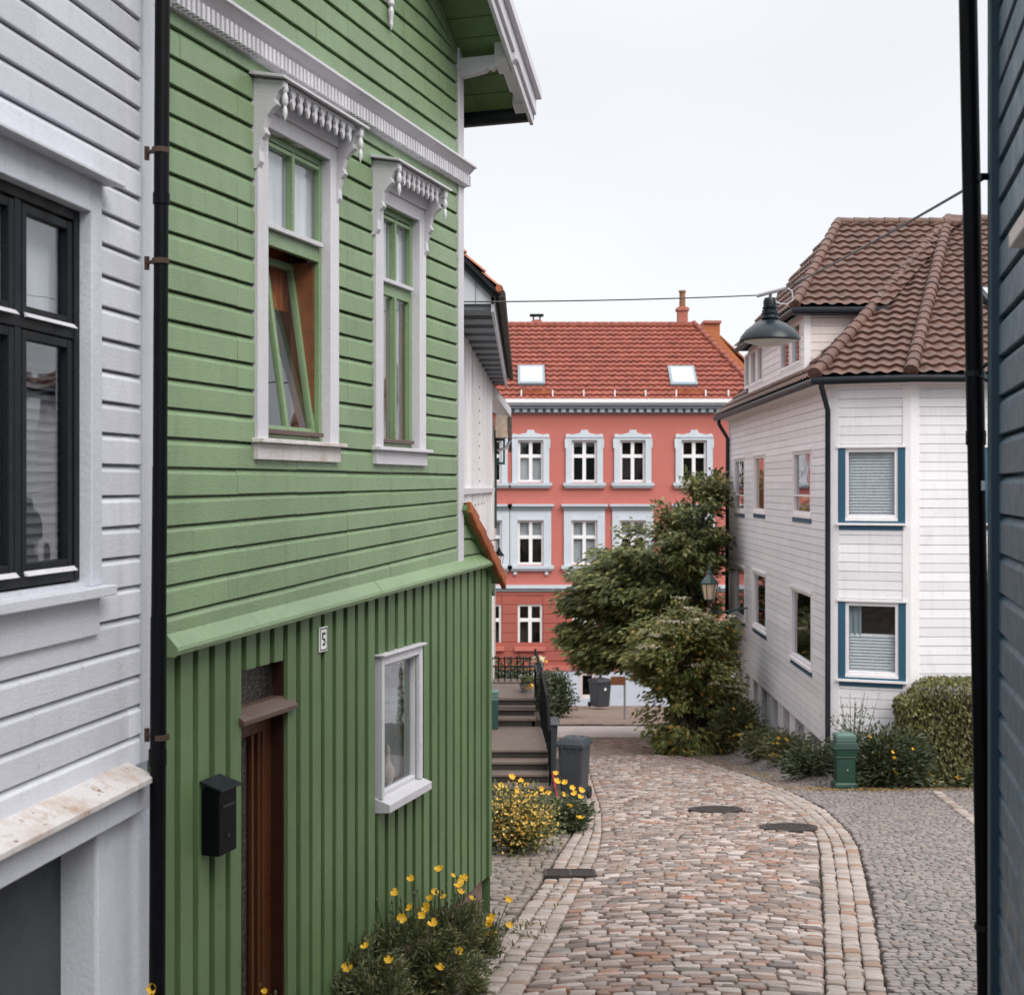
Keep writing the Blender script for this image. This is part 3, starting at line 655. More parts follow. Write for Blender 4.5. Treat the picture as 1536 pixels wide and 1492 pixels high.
# far side wall of the house and its lean-to with an orange tiled roof
sf = Fr(gp(LG, 0, 0)[:2], gp(LG, 0, -6)[:2]); sf.n = -gf.t*-1 if np.dot(sf.n, gf.t) > 0 else sf.n
sf.n = gf.t.copy()
siding(sf, .02, 6, -.9, 3.3, .1447, lip=.021).build('side_wall', M['green'], green)
zlt = -.05; 
ztop = gf.z(693, 762); zbot = -.80
m = MB(); ul = uE+.14
# gable end of the lean-to
sl = lambda u: ztop-(u-LG)*(ztop-zL-.05)/(uE-LG+.02)
siding(gf, LG+.03, uE-.01, zL+.10, ztop+.02, .1447, lip=.02, topline=lambda u: sl(u)-.02).build('lean_to_gable', M['green'], green)
P0, P1 = gp(LG+.01, sl(LG)+.04, .07), gp(ul, sl(ul)+.04, .07)
upv = P0-P1
tile_roof([P1, P0, P0-n3*3, P1-n3*3], n3, upv, .24, .22, .028, .03, M['orangetile'], green, 'lean_to_roof', thick=.05, under=M['green_dark'])
for k in range(5):
    a_, b_ = P0+(P1-P0)*(k/5), P0+(P1-P0)*((k+1.16)/5 if k < 4 else 1.0); o1, o2 = up3*.045, up3*.015
    m = MB(); m.hexa([a_-up3*.075-n3*.02, b_-up3*.10-n3*.02, b_-up3*.10+n3*.03, a_-up3*.075+n3*.03], [a_+o2-n3*.02, b_+o1-n3*.02, b_+o1+n3*.03, a_+o2+n3*.03]); m.build('verge_tile', M['orangetile'], green, bevel=.012)
lf = Fr(gp(uE, 0, 0)[:2], gp(uE, 0, -3)[:2]); lf.n = gf.t.copy()
wallmesh(lf, 0, 3, -4.6, zL+.02).build('lean_to_wall', M['green_low'], green)
m = MB(); q0 = gp(uE+.02, zL+.02, .01)
m.prism([gp(uE+.005, zL+.10, -.02), gp(uE+.20, zL-.04, -.02), gp(uE+.20, zL-.16, -.02), gp(uE+.16, zL-.15, -.02), gp(uE+.07, zL-.06, -.02), gp(uE+.005, zL-.09, -.02)], -n3*.05); m.build('eaves_bracket', M['green_low'], green)
m = MB(); m.tube([gp(uE+.16, zL-.10, -.07), gp(uE+.06, zL-.22, -.12), gp(uE+.06, -3.6, -.12)], .035, 10); m.build('downpipe', M['gutter'], green, smooth=True)
# house number plate and letter box on the lower wall
zp0, zp1 = gf.z(481, 977), gf.z(481, 940); ua, ub = gf.u(476), gf.u(488)
num = thing('number_plate', 'small white enamel house number plate reading 5 beside the brown door', 'sign', gf.p((ua+ub)/2, zp0, .008))
bx(gf, ua, ub, zp0, zp1, .008, .016).build('plate', M['plate'], num, bevel=.002)
m = MB(); b = .008; t = .006
for (x0, x1, y0, y1) in ((b, ub-ua-b, b, b+t), (b, ub-ua-b, zp1-zp0-b-t, zp1-zp0-b), (b, b+t, b+t, zp1-zp0-b-t), (ub-ua-b-t, ub-ua-b, b+t, zp1-zp0-b-t)):
    gf.box(m, ua+x0, ua+x1, zp0+y0, zp0+y1, .016, .0175)
m.build('border', M['iron'], num)
m = MB(); cx, W_, H_ = (ua+ub)/2, (ub-ua)*.20, (zp1-zp0)*.27; cz = (zp0+zp1)/2; st = .013
def seg(x0, x1, y0, y1): gf.box(m, cx+x0, cx+x1, cz+y0, cz+y1, .016, .018)
seg(-W_, W_, H_-st, H_); seg(-W_, -W_+st, .0, H_-st)
th = np.linspace(R(125), R(-150), 14); rx, rz = W_, H_*.58; zc5 = -H_*.42
o_ = [gf.p(cx+rx*math.cos(a), cz+zc5+rz*math.sin(a), .0178) for a in th]; i_ = [gf.p(cx+(rx-st)*math.cos(a), cz+zc5+(rz-st)*math.sin(a), .0178) for a in th]
m.add(o_+i_, [(k, k+1, 14+k+1, 14+k) for k in range(13)])
m.build('numeral', M['iron'], num)
ua, ub = gf.u(299), gf.u(326); zt, zb = gf.z(298, 1183), gf.z(298, 1283)
mbx = thing('letter_box', 'black metal letter box hung on the green boards left of the brown door', 'letter box', gf.p((ua+ub)/2, zb, 0))
bx(gf, ua, ub, zb, zt, .012, .115).build('body', M['iron'], mbx, bevel=.006)
m = MB(); m.prism([gf.p(ua-.012, zt+.03, .008), gf.p(ua-.012, zt-.012, .135), gf.p(ua-.012, zt+.002, .138), gf.p(ua-.012, zt+.042, .008)], gf.p(ub+.012, 0)-gf.p(ua-.012, 0)); m.build('lid', M['gutter'], mbx, bevel=.003)
m = MB(); gf.box(m, ua+.03, ub-.03, zt-.10, zt-.085, .115, .121); m.lathe(gf.p((ua+ub)/2, zb+.09, .115), [(.011, 0), (.011, .006), (.0, .008)], 12, n3); m.build('slot', M['steel'] if False else M['rubber'], mbx)
# ---------------------------------------------------------------- pale house at the left edge
K2 = .82; _w = Fr((-2.1*K2-.161*5.9, 7.46*K2-5.9), (-2.1*K2, 7.46*K2)); wf = _w
pale = thing('pale_wooden_house', 'pale grey-white weatherboarded house with dark framed window at the left edge', 'house', wf.p(4, G(-3, 4)))
u_c0 = wf.u(205); u_c1 = wf.u(231)
ww = (wf.u(121)-1.15, wf.u(121), wf.z(119, 869), wf.z(121, 161+.0)) ; ww = (ww[0], ww[1], ww[2], wf.z(121, 318))
zs0 = wf.z(205, 1140)
siding(wf, .3, u_c0, zs0-.01, 3.1, .136, [(ww[0]-.01, ww[1]+.01, ww[2]-.01, ww[3]+.01)], lip=.022, joints=1).build('wall', M['white'], pale)
bx(wf, u_c0, u_c1-.03, zs0-.01, 3.1, -.02, .035).build('corner_board', M['white'], pale, bevel=.005)
a, b, c, d = ww; w = -.045; zm = wf.z(100, 497)
win = window(wf, ww, pale, M['darkframe'], w=w, fw=.045, ft=.042, room=.8, vm=[b-.055-.40-.03], mw=.05, hr=[(zm, .05)])
lights = [(x0, x1, z0, z1) for (x0, x1) in ((b-.055-.40, b-.055), (b-.055-.40-.06-.46, b-.055-.40-.06)) for (z0, z1) in ((c+.055, zm-.03), (zm+.03, d-.055))]
m = MB()
for (x0, x1, z0, z1) in lights:
    wf.box(m, x0, x0+.036, z0, z1, w, w+.036); wf.box(m, x1-.036, x1, z0, z1, w, w+.036); wf.box(m, x0+.036, x1-.036, z0, z0+.035, w, w+.034); wf.box(m, x0+.036, x1-.036, z1-.035, z1, w, w+.034)
m.build('sash', M['darkframe'], win, bevel=.003)
for (x0, x1, z0, z1) in lights:
    m = MB(); m.prism([wf.p(x0, z0-.012, w+.046), wf.p(x0, z0+.006, w+.044), wf.p(x0, z0-.012, w+.062)], wf.p(x1, 0)-wf.p(x0, 0)); m.build('drip_strip', M['trim'], win)
drape(wf, a+.05, b+.03, zm+.02, d-.02, w-.07, .006, .16).build('curtain', M['curtain'], win)  # pale drape stands in for sky reflected by the upper panes
s = MB(); zz = c+.03
while zz < zm-.03:
    s.quad(wf.p(a+.06, zz, w-.05), wf.p(b+.03, zz, w-.05), wf.p(b+.03, zz+.040, w-.075), wf.p(a+.06, zz+.040, w-.075)); zz += .042
s.build('blind', plain('grey_blind', (.06, .07, .08), .7, 0, .1, 0), win)
cw = .095; m = MB(); wf.box(m, b, b+cw, c-.03, d+.14, -.05, .05); wf.box(m, a-cw, a, c-.03, d+.14, -.05, .05); wf.box(m, a, b, d, d+.142, -.05, .048); m.build('casing', M['plaster'], win, bevel=.005)
m = MB(); m.prism([wf.p(a-cw-.1, d+.165, .01), wf.p(a-cw-.1, d+.145, .13), wf.p(a-cw-.1, d+.13, .13), wf.p(a-cw-.1, d+.14, .01)], wf.p(b+cw+.06, 0)-wf.p(a-cw-.1, 0)); m.build('drip_board', M['white'], win, bevel=.003)
m = MB(); wf.box(m, a-cw-.02, b+cw+.04, c-.075, c-.03, -.04, .10); m.build('sill', M['white'], win, bevel=.005); bx(wf, a-cw-.02, b+cw, c-.24, c-.076, .0, .04).build('apron_board', M['white'], win, bevel=.005)
m = MB(); m.prism([wf.p(.3, zs0+.03, .0), wf.p(.3, zs0-.035, .155), wf.p(.3, zs0-.06, .155), wf.p(.3, zs0-.05, .0)], wf.p(wf.u(234, .155), 0)-wf.p(.3, 0)); m.build('water_board', M['rusty'], pale, bevel=.003)
bx(wf, .3, wf.u(230, .10), zs0-.19, zs0-.05, -.3, .10).build('beam', M['plaster'], pale, bevel=.006)
up0 = wf.u(131); bx(wf, up0, u_c1-.035, -4.5, zs0-.19, -.6, .045).build('pillar', M['plaster'], pale, bevel=.015)
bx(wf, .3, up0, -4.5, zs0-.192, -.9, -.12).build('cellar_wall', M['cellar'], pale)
bx(wf, .0, .3, -4.5, 3.1, -.6, .03).build('near_corner_wall', M['white'], pale)
_b = Fr(wf.p(u_c1-.03, 0, -.02)[:2], wf.p(u_c1-.03, 0, -5)[:2]); wallmesh(_b, 0, 5, -4.5, 3.1).build('side_wall', M['white'], pale)
m = MB(); P = [wf.p(-.3, 3.05, .45), wf.p(u_c1+.05, 3.05, .45), wf.p(u_c1+.05, 5.2, -3), wf.p(-.3, 5.2, -3)]; m.prism(P, (0, 0, .12)); m.build('roof', M['gutter'], pale)
# black downpipe in the gap between the two houses
pr_ = .0335; xp = at(243, 200, 5.95); xb = at(236, 1490, 5.95)
m = MB(); top = xp+(xp-xb)*.8; bot = xb-(xp-xb)*.25
m.tube([top, at(242, 300, 5.95)], pr_, 16); m.tube([at(242, 296, 5.95), at(240, 706, 5.95)], pr_*.96, 16); m.tube([at(240, 700, 5.95), at(238, 930, 5.95)], pr_*1.0, 16); m.tube([at(238, 925, 5.95), bot], pr_*1.08, 16)
m.lathe(at(242, 300, 5.95), [(pr_*1.12, -.02), (pr_*1.12, .03)], 16); m.lathe(at(236.5, 1140, 5.95), [(pr_*1.2, -.02), (pr_*1.2, .05)], 16)
dp = m.build('downpipe', M['iron'], pale, smooth=True)
for py in (226, 392, 1105):
    c = at(241, py, 5.95); m = MB(); m.lathe(c, [(pr_*1.16, -.012), (pr_*1.16, .012)], 16); m.tube([c+(-.03, 0, 0), c+(-.075, .05, .0)], .009, 6); m.tube([c+(-.075, .05, -.03), c+(-.075, .05, .03)], .012, 6); m.build('pipe_bracket', M['rust'], dp)
# ---------------------------------------------------------------- blue house at the right edge
bf = Fr((2.02-.25*3.0, 5.5-3.0), (2.02, 5.5))
_hu = bf.u(1546, .045)-.1; hw = (_hu-1.03, _hu, -.35, 1.0)
blue = thing('blue_wooden_house', 'dark blue weatherboarded house corner with a black downpipe at the right edge', 'house', bf.p(3, G(1.5, 4)))
uc = bf.u(1499); _e = Fr(bf.p(0, 0, 0)[:2], bf.p(0, 0, -5)[:2]); _e.n = -bf.t; siding(_e, .09, 5, -3.6, 2.75, .158, lip=.024).build('end_wall', M['bluewall'], blue)
bx(bf, .0, .11, -3.7, 2.75, -.10, .056).build('corner_board', M['bluetrim'], blue, bevel=.006)
siding(bf, .1, bf.L-.10, -3.6, 2.75, .158, [hw], lip=.024).build('wall', M['bluewall'], blue)
bx(bf, bf.L-.11, bf.L+.0, -3.7, 2.75, -.03, .056).build('corner_board', M['bluetrim'], blue, bevel=.006)
_c = Fr(bf.p(bf.L, 0, 0)[:2], bf.p(bf.L, 0, -5)[:2]); _c.n = bf.t.copy()
siding(_c, .09, 5, -3.6, 2.75, .158, lip=.024).build('side_wall', M['bluewall'], blue); bx(_c, -.03, .09, -3.7, 2.75, -.02, .034).build('corner_board', M['bluetrim'], blue, bevel=.006)
bw = window(bf, hw, blue, M['trim'], w=-.08, room=.6, vm=[(hw[0]+hw[1])/2], hr=[.5])
u_h = bf.u(1513, .14); m = MB(); bf.box(m, hw[0]-.1, hw[0], -.4, 1.12, -.03, .045); bf.box(m, hw[1], hw[1]+.1, -.4, 1.12, -.03, .045); bf.box(m, hw[0], hw[1], 1.0, 1.12, -.03, .043); m.build('casing', M['trim'], bw, bevel=.004)
zh = bf.z(1520, 378, .12)
m = MB(); m.prism([bf.p(u_h-1.4, zh, .14), bf.p(u_h-1.4, zh+.05, .14), bf.p(u_h-1.4, zh+.10, .0), bf.p(u_h-1.4, zh, .0)], bf.p(u_h, 0)-bf.p(u_h-1.4, 0))
m.prism([bf.p(u_h-.14, zh, 0), bf.p(u_h-.14, zh, .10), bf.p(u_h-.14, zh-.05, .09), bf.p(u_h-.14, zh-.10, .055), bf.p(u_h-.14, zh-.13, 0)], bf.p(u_h-.06, 0)-bf.p(u_h-.14, 0)); m.build('hood', M['cream'], bw, bevel=.005)
m = MB(); P = [bf.p(-.3, 2.7, .42), bf.p(bf.L+.3, 2.7, .42), bf.p(bf.L+.3, 4.8, -3), bf.p(-.3, 4.8, -3)]; m.prism(P, (0, 0, .12)); m.build('roof', M['gutter'], blue)
d = 5.62; pr_ = .0375
m = MB(); p0, p1 = at(1452, 0, d), at(1479, 1492, d); dv = p1-p0
m.tube([p0-dv*.5, p0+dv*.44], pr_, 16); m.tube([p0+dv*.43, p0+dv*1.25], pr_*.95, 16); m.lathe(p0+dv*.44, [(pr_*1.1, -.03), (pr_*1.1, .03)], 16)
dp = m.build('downpipe', M['iron'], blue, smooth=True)
for py in (561, 1389):
    c = p0+dv*(py/1492); m = MB(); m.lathe(c, [(pr_*1.14, -.012), (pr_*1.14, .012)], 16); m.tube([c, bf.p(bf.L-.05, c[2]+.05, .03)], .006, 6); m.tube([c, bf.p(bf.L-.05, c[2]-.05, .03)], .006, 6); m.build('pipe_bracket', M['gutter'], dp)
c = p0+dv*(728/1492); m = MB(); m.prism([c+(.004, -.042, -.02), c+(.022, -.036, -.02), c+(.022, -.036, .02), c+(.004, -.042, .02)], (0, -.002, 0)); m.build('sticker', M['whitebox'], dp)
# ---------------------------------------------------------------- white corner house on the right
H = 1.06
c0, c1, c2, c3 = np.array((5.88, 36))*H, np.array((5.61, 23.5))*H, np.array((6.88, 23.05))*H, np.array((12.2, 23.05))*H
lfr, cfr, ffr = Fr(c1, c0), Fr(c1, c2), Fr(c2, c3)
white = thing('white_corner_house', 'white boarded corner house with brown tiled hip roof and blue trimmed windows', 'house', (c1[0]+2, c1[1]+3, G(8, 27)))
ze = 1.86*H
zb_l = lfr.z(1232, 1109); zb_far = lfr.z(1097, 997)
def hole(fr, x0, x1, y0, y1):
    a, b = sorted((fr.u(x0), fr.u(x1))); xm = (x0+x1)/2; return (a, b, fr.z(xm, y1), fr.z(xm, y0))
lh = [hole(lfr, 1103, 1117.5, 688, 766), hole(lfr, 1132, 1148, 683, 767), hole(lfr, 1191, 1217.5, 676, 772),
      hole(lfr, 1103, 1118, 850, 926), hole(lfr, 1131, 1150, 859, 943), hole(lfr, 1188, 1218.5, 885, 993)]
ch = [hole(cfr, 1268, 1347, 673, 777), hole(cfr, 1268, 1348, 904, 1012)]
fh = [hole(ffr, 1484, 1562, 673, 777), hole(ffr, 1484, 1562, 904, 1012), hole(ffr, 1640, 1720, 673, 777)]
siding(lfr, .02, lfr.L, zb_l, ze, .155, lh, lip=.018, joints=2, style=1).build('wall', M['housewhite'], white)
siding(cfr, .16, cfr.L-.13, -5.6, ze, .168, ch, lip=.018, style=1).build('wall', M['housewhite'], white)
siding(ffr, .16, ffr.L, -5.6, ze, .168, fh, lip=.018, style=1, joints=1).build('wall', M['housewhite'], white)
m = MB(); cfr.box(m, -.02, .16, -5.6, ze, -.02, .03); cfr.box(m, cfr.L-.13, cfr.L+.02, -5.6, ze, -.02, .03); ffr.box(m, .0, .16, -5.6, ze, -.03, .033)
m.build('corner_board', M['housetrim'], white, bevel=.005)
bx(lfr, -.03, .0, zb_l, ze, -.02, .03).build('corner_board', M['housetrim'], white)
bx(lfr, lfr.L-.12, lfr.L+.03, zb_far, ze, -.02, .03).build('corner_board', M['housetrim'], white)
P_ = [np.array((*c0, 0)), np.array((*c1, 0)), np.array((*c2, 0)), np.array((*c3, 0)), np.array((c3[0], c0[1], 0))]
# foundation of piers and recesses below the street wall
m = MB(); lfr.box(m, .0, lfr.L, -7.5, zb_l, -.6, -.42); wallb = m.build('foundation_wall', M['cellar'] if False else M['plaster'], white)
m = MB()
for i, x in enumerate((1236, 1213, 1190, 1172, 1155, 1141, 1128, 1117, 1107)):
    u = lfr.u(x); lfr.box(m, max(.0, u-.0), u+.62 if i else u+.4, -7.5, zb_l-.005, -.42, -.03)
m.build('foundation_pier', M['housewhite'], white, bevel=.01)
bx(lfr, 0, lfr.L, zb_l-.03, zb_l+.0, -.4, .0).build('sill_beam', M['housetrim'], white)
for fr, hs_, big in ((lfr, lh, 0), (cfr, ch, 1), (ffr, fh, 2)):
    for i, h in enumerate(hs_):
        a, b, c, d = h
        cur = None
        if big and i == 0: cur = [('blind', a+.06, b-.06, c+.05, d-.05, 'blind_w')]
        if big and i == 1: cur = [('blind', a+.06, b-.06, c+.05, c+(d-c)*.56, 'blind_w'), ('drape', a+.04, a+.28, c+(d-c)*.5, d-.03, 'greydark')]
        if not big and i in (0, 2): cur = [('drape', a+.05, b-.05, c+.03, c+(d-c)*.3, 'curtain_r'), ]
        if not big and i == 1: cur = [('drape', a+.05, b-.05, c+.03, d-.03, 'curtain_r')]
        M.setdefault('blind_w', plain('white_blind', (.47, .50, .53), .8, 0, .04, 0)); M.setdefault('curtain_r', plain('terracotta_curtain', (.42, .16, .09), .9, 0, .1, 0))
        o = window(fr, h, white, M['housetrim'], w=-.06 if big else -.05, fw=.06 if big else .07, ft=.07, vm=(), hr=[c+(d-c)*.3] if (not big and i in (0, 2)) else (), curtain=cur, room=.5)
        if big:
            m = MB(); fr.box(m, a-.13, a-.0, c-.09, d+.02, -.02, .035); fr.box(m, b+.0, b+.13, c-.09, d+.02, -.02, .035); fr.box(m, a, b, c-.09, c-.05, -.02, .03); fr.box(m, a-.11, b+.11, c-.22, c-.13, .0, .03); m.build('blue_trim', M['blue'], o)
            bx(fr, a, b, c-.05, c, -.02, .032).build('lower_rail', M['housetrim'], o)
            m = MB(); fr.box(m, a-.15, b+.15, c-.13, c-.09, -.02, .09); fr.box(m, a-.15, b+.15, d+.02, d+.06, 0, .06); m.build('sill', M['housetrim'], o)
        else:
            m = MB(); fr.box(m, a-.06, a, c-.05, d+.05, -.02, .035); fr.box(m, b, b+.06, c-.05, d+.05, -.02, .035); fr.box(m, a-.08, b+.08, d, d+.06, -.02, .05); fr.box(m, a-.08, b+.08, c-.06, c, -.02, .055); m.build('casing', M['housetrim'], o)
            bx(fr, a-.06, b+.06, c-.16, c-.06, .0, .03).build('blue_trim', M['blue'], o)
# roof: eaves, apex, hips
ov = .33*H
e1 = np.array((c1[0]-ov*.95, c1[1]-ov*.55, ze+.05)); e2 = np.array((c2[0]-ov*.25, c2[1]-ov, ze+.05)); e0 = np.array((c0[0]-ov, c0[1]+ov, ze+.05)); e3 = np.array((c3[0]+ov, c2[1]-ov, ze+.05))
ap = np.array((9.75, 29.8, 6.02))*H; ap[2] = .1985*ap[1]
ap2 = np.array((9.9, 36.0, ap[2])); ap3 = np.array((12.4, 31.6, ap[2]))
bk = np.array((c0[0]+8, c0[1]+ov, ze+.05)); e4 = np.array((c3[0]+ov, 42, ze+.05))
tile_roof([e1, e2, ap], e2-e1, ap-(e1+e2)/2, .27, .345, .034, .065, M['browntile'], white)
tile_roof([e2, e3, ap3, ap], e3-e2, ap-e2, .27, .345, .034, .065, M['browntile'], white)
tile_roof([e0, e1, ap, ap2], e1-e0, ap-e1, .27, .345, .034, .065, M['browntile'], white)
tile_roof([bk, e0, ap2], bk-e0, ap2-e0, .27, .345, .034, .065, M['browntile'], white)
hip_tiles(e1+(0, 0, .06), ap+(0, 0, .08), .125, white, M['browntile']); hip_tiles(e2+(0, 0, .06), ap+(0, 0, .08), .125, white, M['browntile'])
hip_tiles(ap+(0, 0, .05), ap3+(0, 0, .05), .12, white, M['browntile'], name='ridge_tile')
m = MB(); m.tube([e0+(0, 0, -.06), e1+(0, 0, -.06), e2+(0, 0, -.06), e3+(0, 0, -.06)], .075, 10); m.build('gutter', M['gutter'], white, smooth=True)
m = MB()                               # boxed eaves
for (a, b, pa, pb) in ((e0, e1, c0, c1), (e1, e2, c1, c2), (e2, e3, c2, c3)):
    z = ze-.02; m.hexa([(pa[0], pa[1], z-.10), (pb[0], pb[1], z-.10), (b[0], b[1], z), (a[0], a[1], z)], [(pa[0], pa[1], z+.03), (pb[0], pb[1], z+.03), (b[0], b[1], z+.06), (a[0], a[1], z+.06)])
m.build('eaves', M['cream'], white)
q = e1+(.12, -.02, -.08)
m = MB(); pq = cfr.p(-.02, 0, .10); m.tube([q, q+(0, 0, -.10), (pq[0]-.02, pq[1]-.02, ze-.55), (pq[0]-.02, pq[1]-.02, G(pq[0], pq[1])+.25), (pq[0]-.22, pq[1]-.1, G(pq[0], pq[1])+.05)], .05, 10); m.build('downpipe', M['gutter'], white, smooth=True)
q = e0+(.05, -.3, -.08); pq = lfr.p(lfr.L-.05, 0, .10)
m = MB(); m.tube([q, q+(0, 0, -.15), (pq[0], pq[1]-.2, ze-.6), (pq[0], pq[1], -6)], .055, 10); m.build('downpipe', M['gutter'], white, smooth=True)
# big dormer with its own hipped tile roof
dn = np.array((5.70*H, 25.9*H)); df = np.array((5.86*H, 33.0*H))
dfr = Fr(dn, df); zdb, zde = 2.33*H, 3.44*H
dh = []
for (x0, x1) in ((1172, 1186), (1189, 1202), (1118, 1125), (1127, 1135), (1137, 1145)):
    a, b = sorted((dfr.u(x0), dfr.u(x1))); dh.append((a, b, zdb+.12, zde-.14))
siding(dfr, 0, dfr.L, zdb-.4, zde, .16, dh, lip=.018, style=1).build('dormer_wall', M['housewhite'], white)
for h in dh: window(dfr, h, white, M['housetrim'], w=-.04, fw=.07, ft=.07, room=.4)
dff = Fr(dn, dn+np.array((4.5, 0))); siding(dff, .0, 4.2, zdb-.5, zde, .16, lip=.018, style=1).build('dormer_wall', M['cream'], white)
bx(dff, -.03, .10, zdb-.2, zde, -.02, .03).build('corner_board', M['housetrim'], white)
rz_ = .1958*29.6*H; rl = np.array((7.2*H, 29.4*H, rz_)); rr_ = np.array((10.2*H, 29.4*H, rz_))
o2 = .28
a_ = np.array((dn[0]-o2, dn[1]-o2, zde+.02)); b_ = np.array((dn[0]+5.6, dn[1]-o2, zde+.02)); d_ = np.array((df[0]-o2, df[1]+o2, zde+.02)); f_ = np.array((df[0]+5.6, df[1]+o2, zde+.02))
nl = np.cross(e1-e0, ap-e0); xl = lambda y, z: (np.dot(nl, e0)-nl[1]*y-nl[2]*z)/nl[0]
b_ = np.array((xl(a_[1], zde)+.25, a_[1], zde+.02)); rr_ = np.array((xl(rl[1], rz_)+.25, rl[1], rz_)); f_ = np.array((xl(d_[1], zde)+.25, d_[1], zde+.02))
tile_roof([a_, b_, rr_, rl], b_-a_, rl-a_, .27, .345, .034, .065, M['browntile'], white, 'dormer_roof')
tile_roof([d_, a_, rl], a_-d_, rl-(a_+d_)/2, .27, .345, .034, .065, M['browntile'], white, 'dormer_roof')
tile_roof([f_, d_, rl, rr_], d_-f_, rl-d_, .27, .345, .034, .065, M['browntile'], white, 'dormer_roof')
hip_tiles(a_+(0, 0, .04), rl+(0, 0, .05), .11, white, M['browntile']); hip_tiles(rl+(0, 0, .03), rr_+(0, 0, .03), .11, white, M['browntile'], name='ridge_tile')
m = MB(); m.tube([b_+(0, 0, -.06), a_+(0, 0, -.06), d_+(0, 0, -.06)], .07, 8); m.build('gutter', M['gutter'], white, smooth=True)
m = MB(); m.box(a_[0], b_[0], a_[1], dn[1], zde-.12, zde-.02); m.build('eaves', M['gutter'], white)
ba = np.array((c3[0], c0[1])); wallmesh(Fr(c3, ba), 0, 13, -6.5, ze).build('wall', M['housewhite'], white)
# roof light on the front slope
up_ = (ap-(e2+e3)/2); upn = (ap3+ap)/2-(e2+e3)/2; upn[0] = 0; upn /= np.linalg.norm(upn)
q0 = np.array((at(1482, 470, 26.8))); al = np.array((1.0, 0, 0)); nr_ = np.cross(al, upn)
pl = e2+upn*2.9+al*(q0[0]-e2[0])
m = MB(); m.prism([pl, pl+al*.8, pl+al*.8+upn*1.1, pl+upn*1.1], nr_*.16); sk = m.build('skylight', M['gutter'], white)
m = MB(); m.prism([pl+al*.1+upn*.1+nr_*.161, pl+al*.7+upn*.1+nr_*.161, pl+al*.7+upn*1+nr_*.161, pl+al*.1+upn*1+nr_*.161], nr_*.01); m.build('pane', plain('skylight_glass', (.45, .5, .55), .08, 0, .05, 0), sk)

# ---------------------------------------------------------------- red apartment house across the street
RD = 50.0; rs = RD/F
X = lambda px: (px-768)*rs
Z = lambda py: (730-py)*rs
rf_ = Fr((X(610), RD), (X(1142), RD)); UR = lambda px: X(px)-X(610)
red = thing('coral_apartment_house', 'coral red rendered apartment house with pale window surrounds and a red tiled roof', 'house', (X(900), RD, G(2, RD)))
cols = (796, 876.5, 949, 1041); cols2 = (640, 690, 733.5)+cols
tops = []; mids = []; lows = []
for cx in cols2:
    tops.append((UR(cx-19), UR(cx+19), Z(723), Z(660))); mids.append((UR(cx-19.5), UR(cx+19.5), Z(847), Z(780)))
for cx in (640, 690, 733.5, 795, 877, 960, 1041): lows.append((UR(cx-18.5), UR(cx+18.5), Z(969), Z(906)))
base_z = G(2, RD)-1
wallmesh(rf_, 0, rf_.L, Z(886), Z(612), tops+mids, .2).build('wall', M['redwall'], red)
m = wallmesh(rf_, 0, rf_.L, Z(1002), Z(886), lows, .2); m.build('lower_wall', M['redlow'], red)
m = MB()
for y in (893, 907, 921, 935, 949, 963, 977, 991):          # shadow grooves of the rusticated storey
    z = Z(y); us = sorted([0, rf_.L]+[x for h in lows for x in h[:2]] if any(h[2]-.1 < z < h[3]+.02 for h in lows) else [0, rf_.L])
    for a, b in zip(us[::2], us[1::2]): rf_.box(m, a+(.0 if a == 0 else .03), b-.03, z+.012, z+.345, -.01, .03)
m.build('rustication', M['redlow'], red, bevel=.012)
bh = [(UR(869), UR(893), Z(1047), Z(1008))]
m = wallmesh(rf_, 0, rf_.L, base_z, Z(1005), bh, .25, .05); m.build('base', M['base'], red)
window(rf_, bh[0], red, M['cream'], w=-.1, fw=.12, ft=.1, room=.5)
m = MB(); rf_.box(m, 0, rf_.L, Z(1005), Z(998), 0, .10); m.build('plinth_band', M['redwall'], red)
m = MB(); rf_.box(m, -.1, rf_.L+.1, Z(882), Z(877), 0, .14); m.build('string_course', M['greytrim'], red)
m = MB(); rf_.box(m, -.1, rf_.L+.1, Z(886.5), Z(882), 0, .08); m.build('string_course', M['greydark'], red)
m = MB(); rf_.box(m, -.15, rf_.L+.15, Z(620), Z(613), .0, .10); rf_.box(m, -.2, rf_.L+.3, Z(613), Z(604), .0, .32); m.build('cornice', M['greydark'], red)
m = MB(); u = .0
while u < rf_.L: rf_.box(m, u, u+.16, Z(618.5), Z(613), .1, .22); u += .29
m.build('dentil_band', M['greytrim'], red)
m = MB(); rf_.box(m, -.3, rf_.L+.4, Z(605), Z(599.5), .2, .52); m.build('gutter', M['winwhite'], red)
m = MB(); rf_.box(m, -.25, rf_.L+.35, Z(608.5), Z(605), .0, .42); m.build('fascia', M['greytrim'], red)
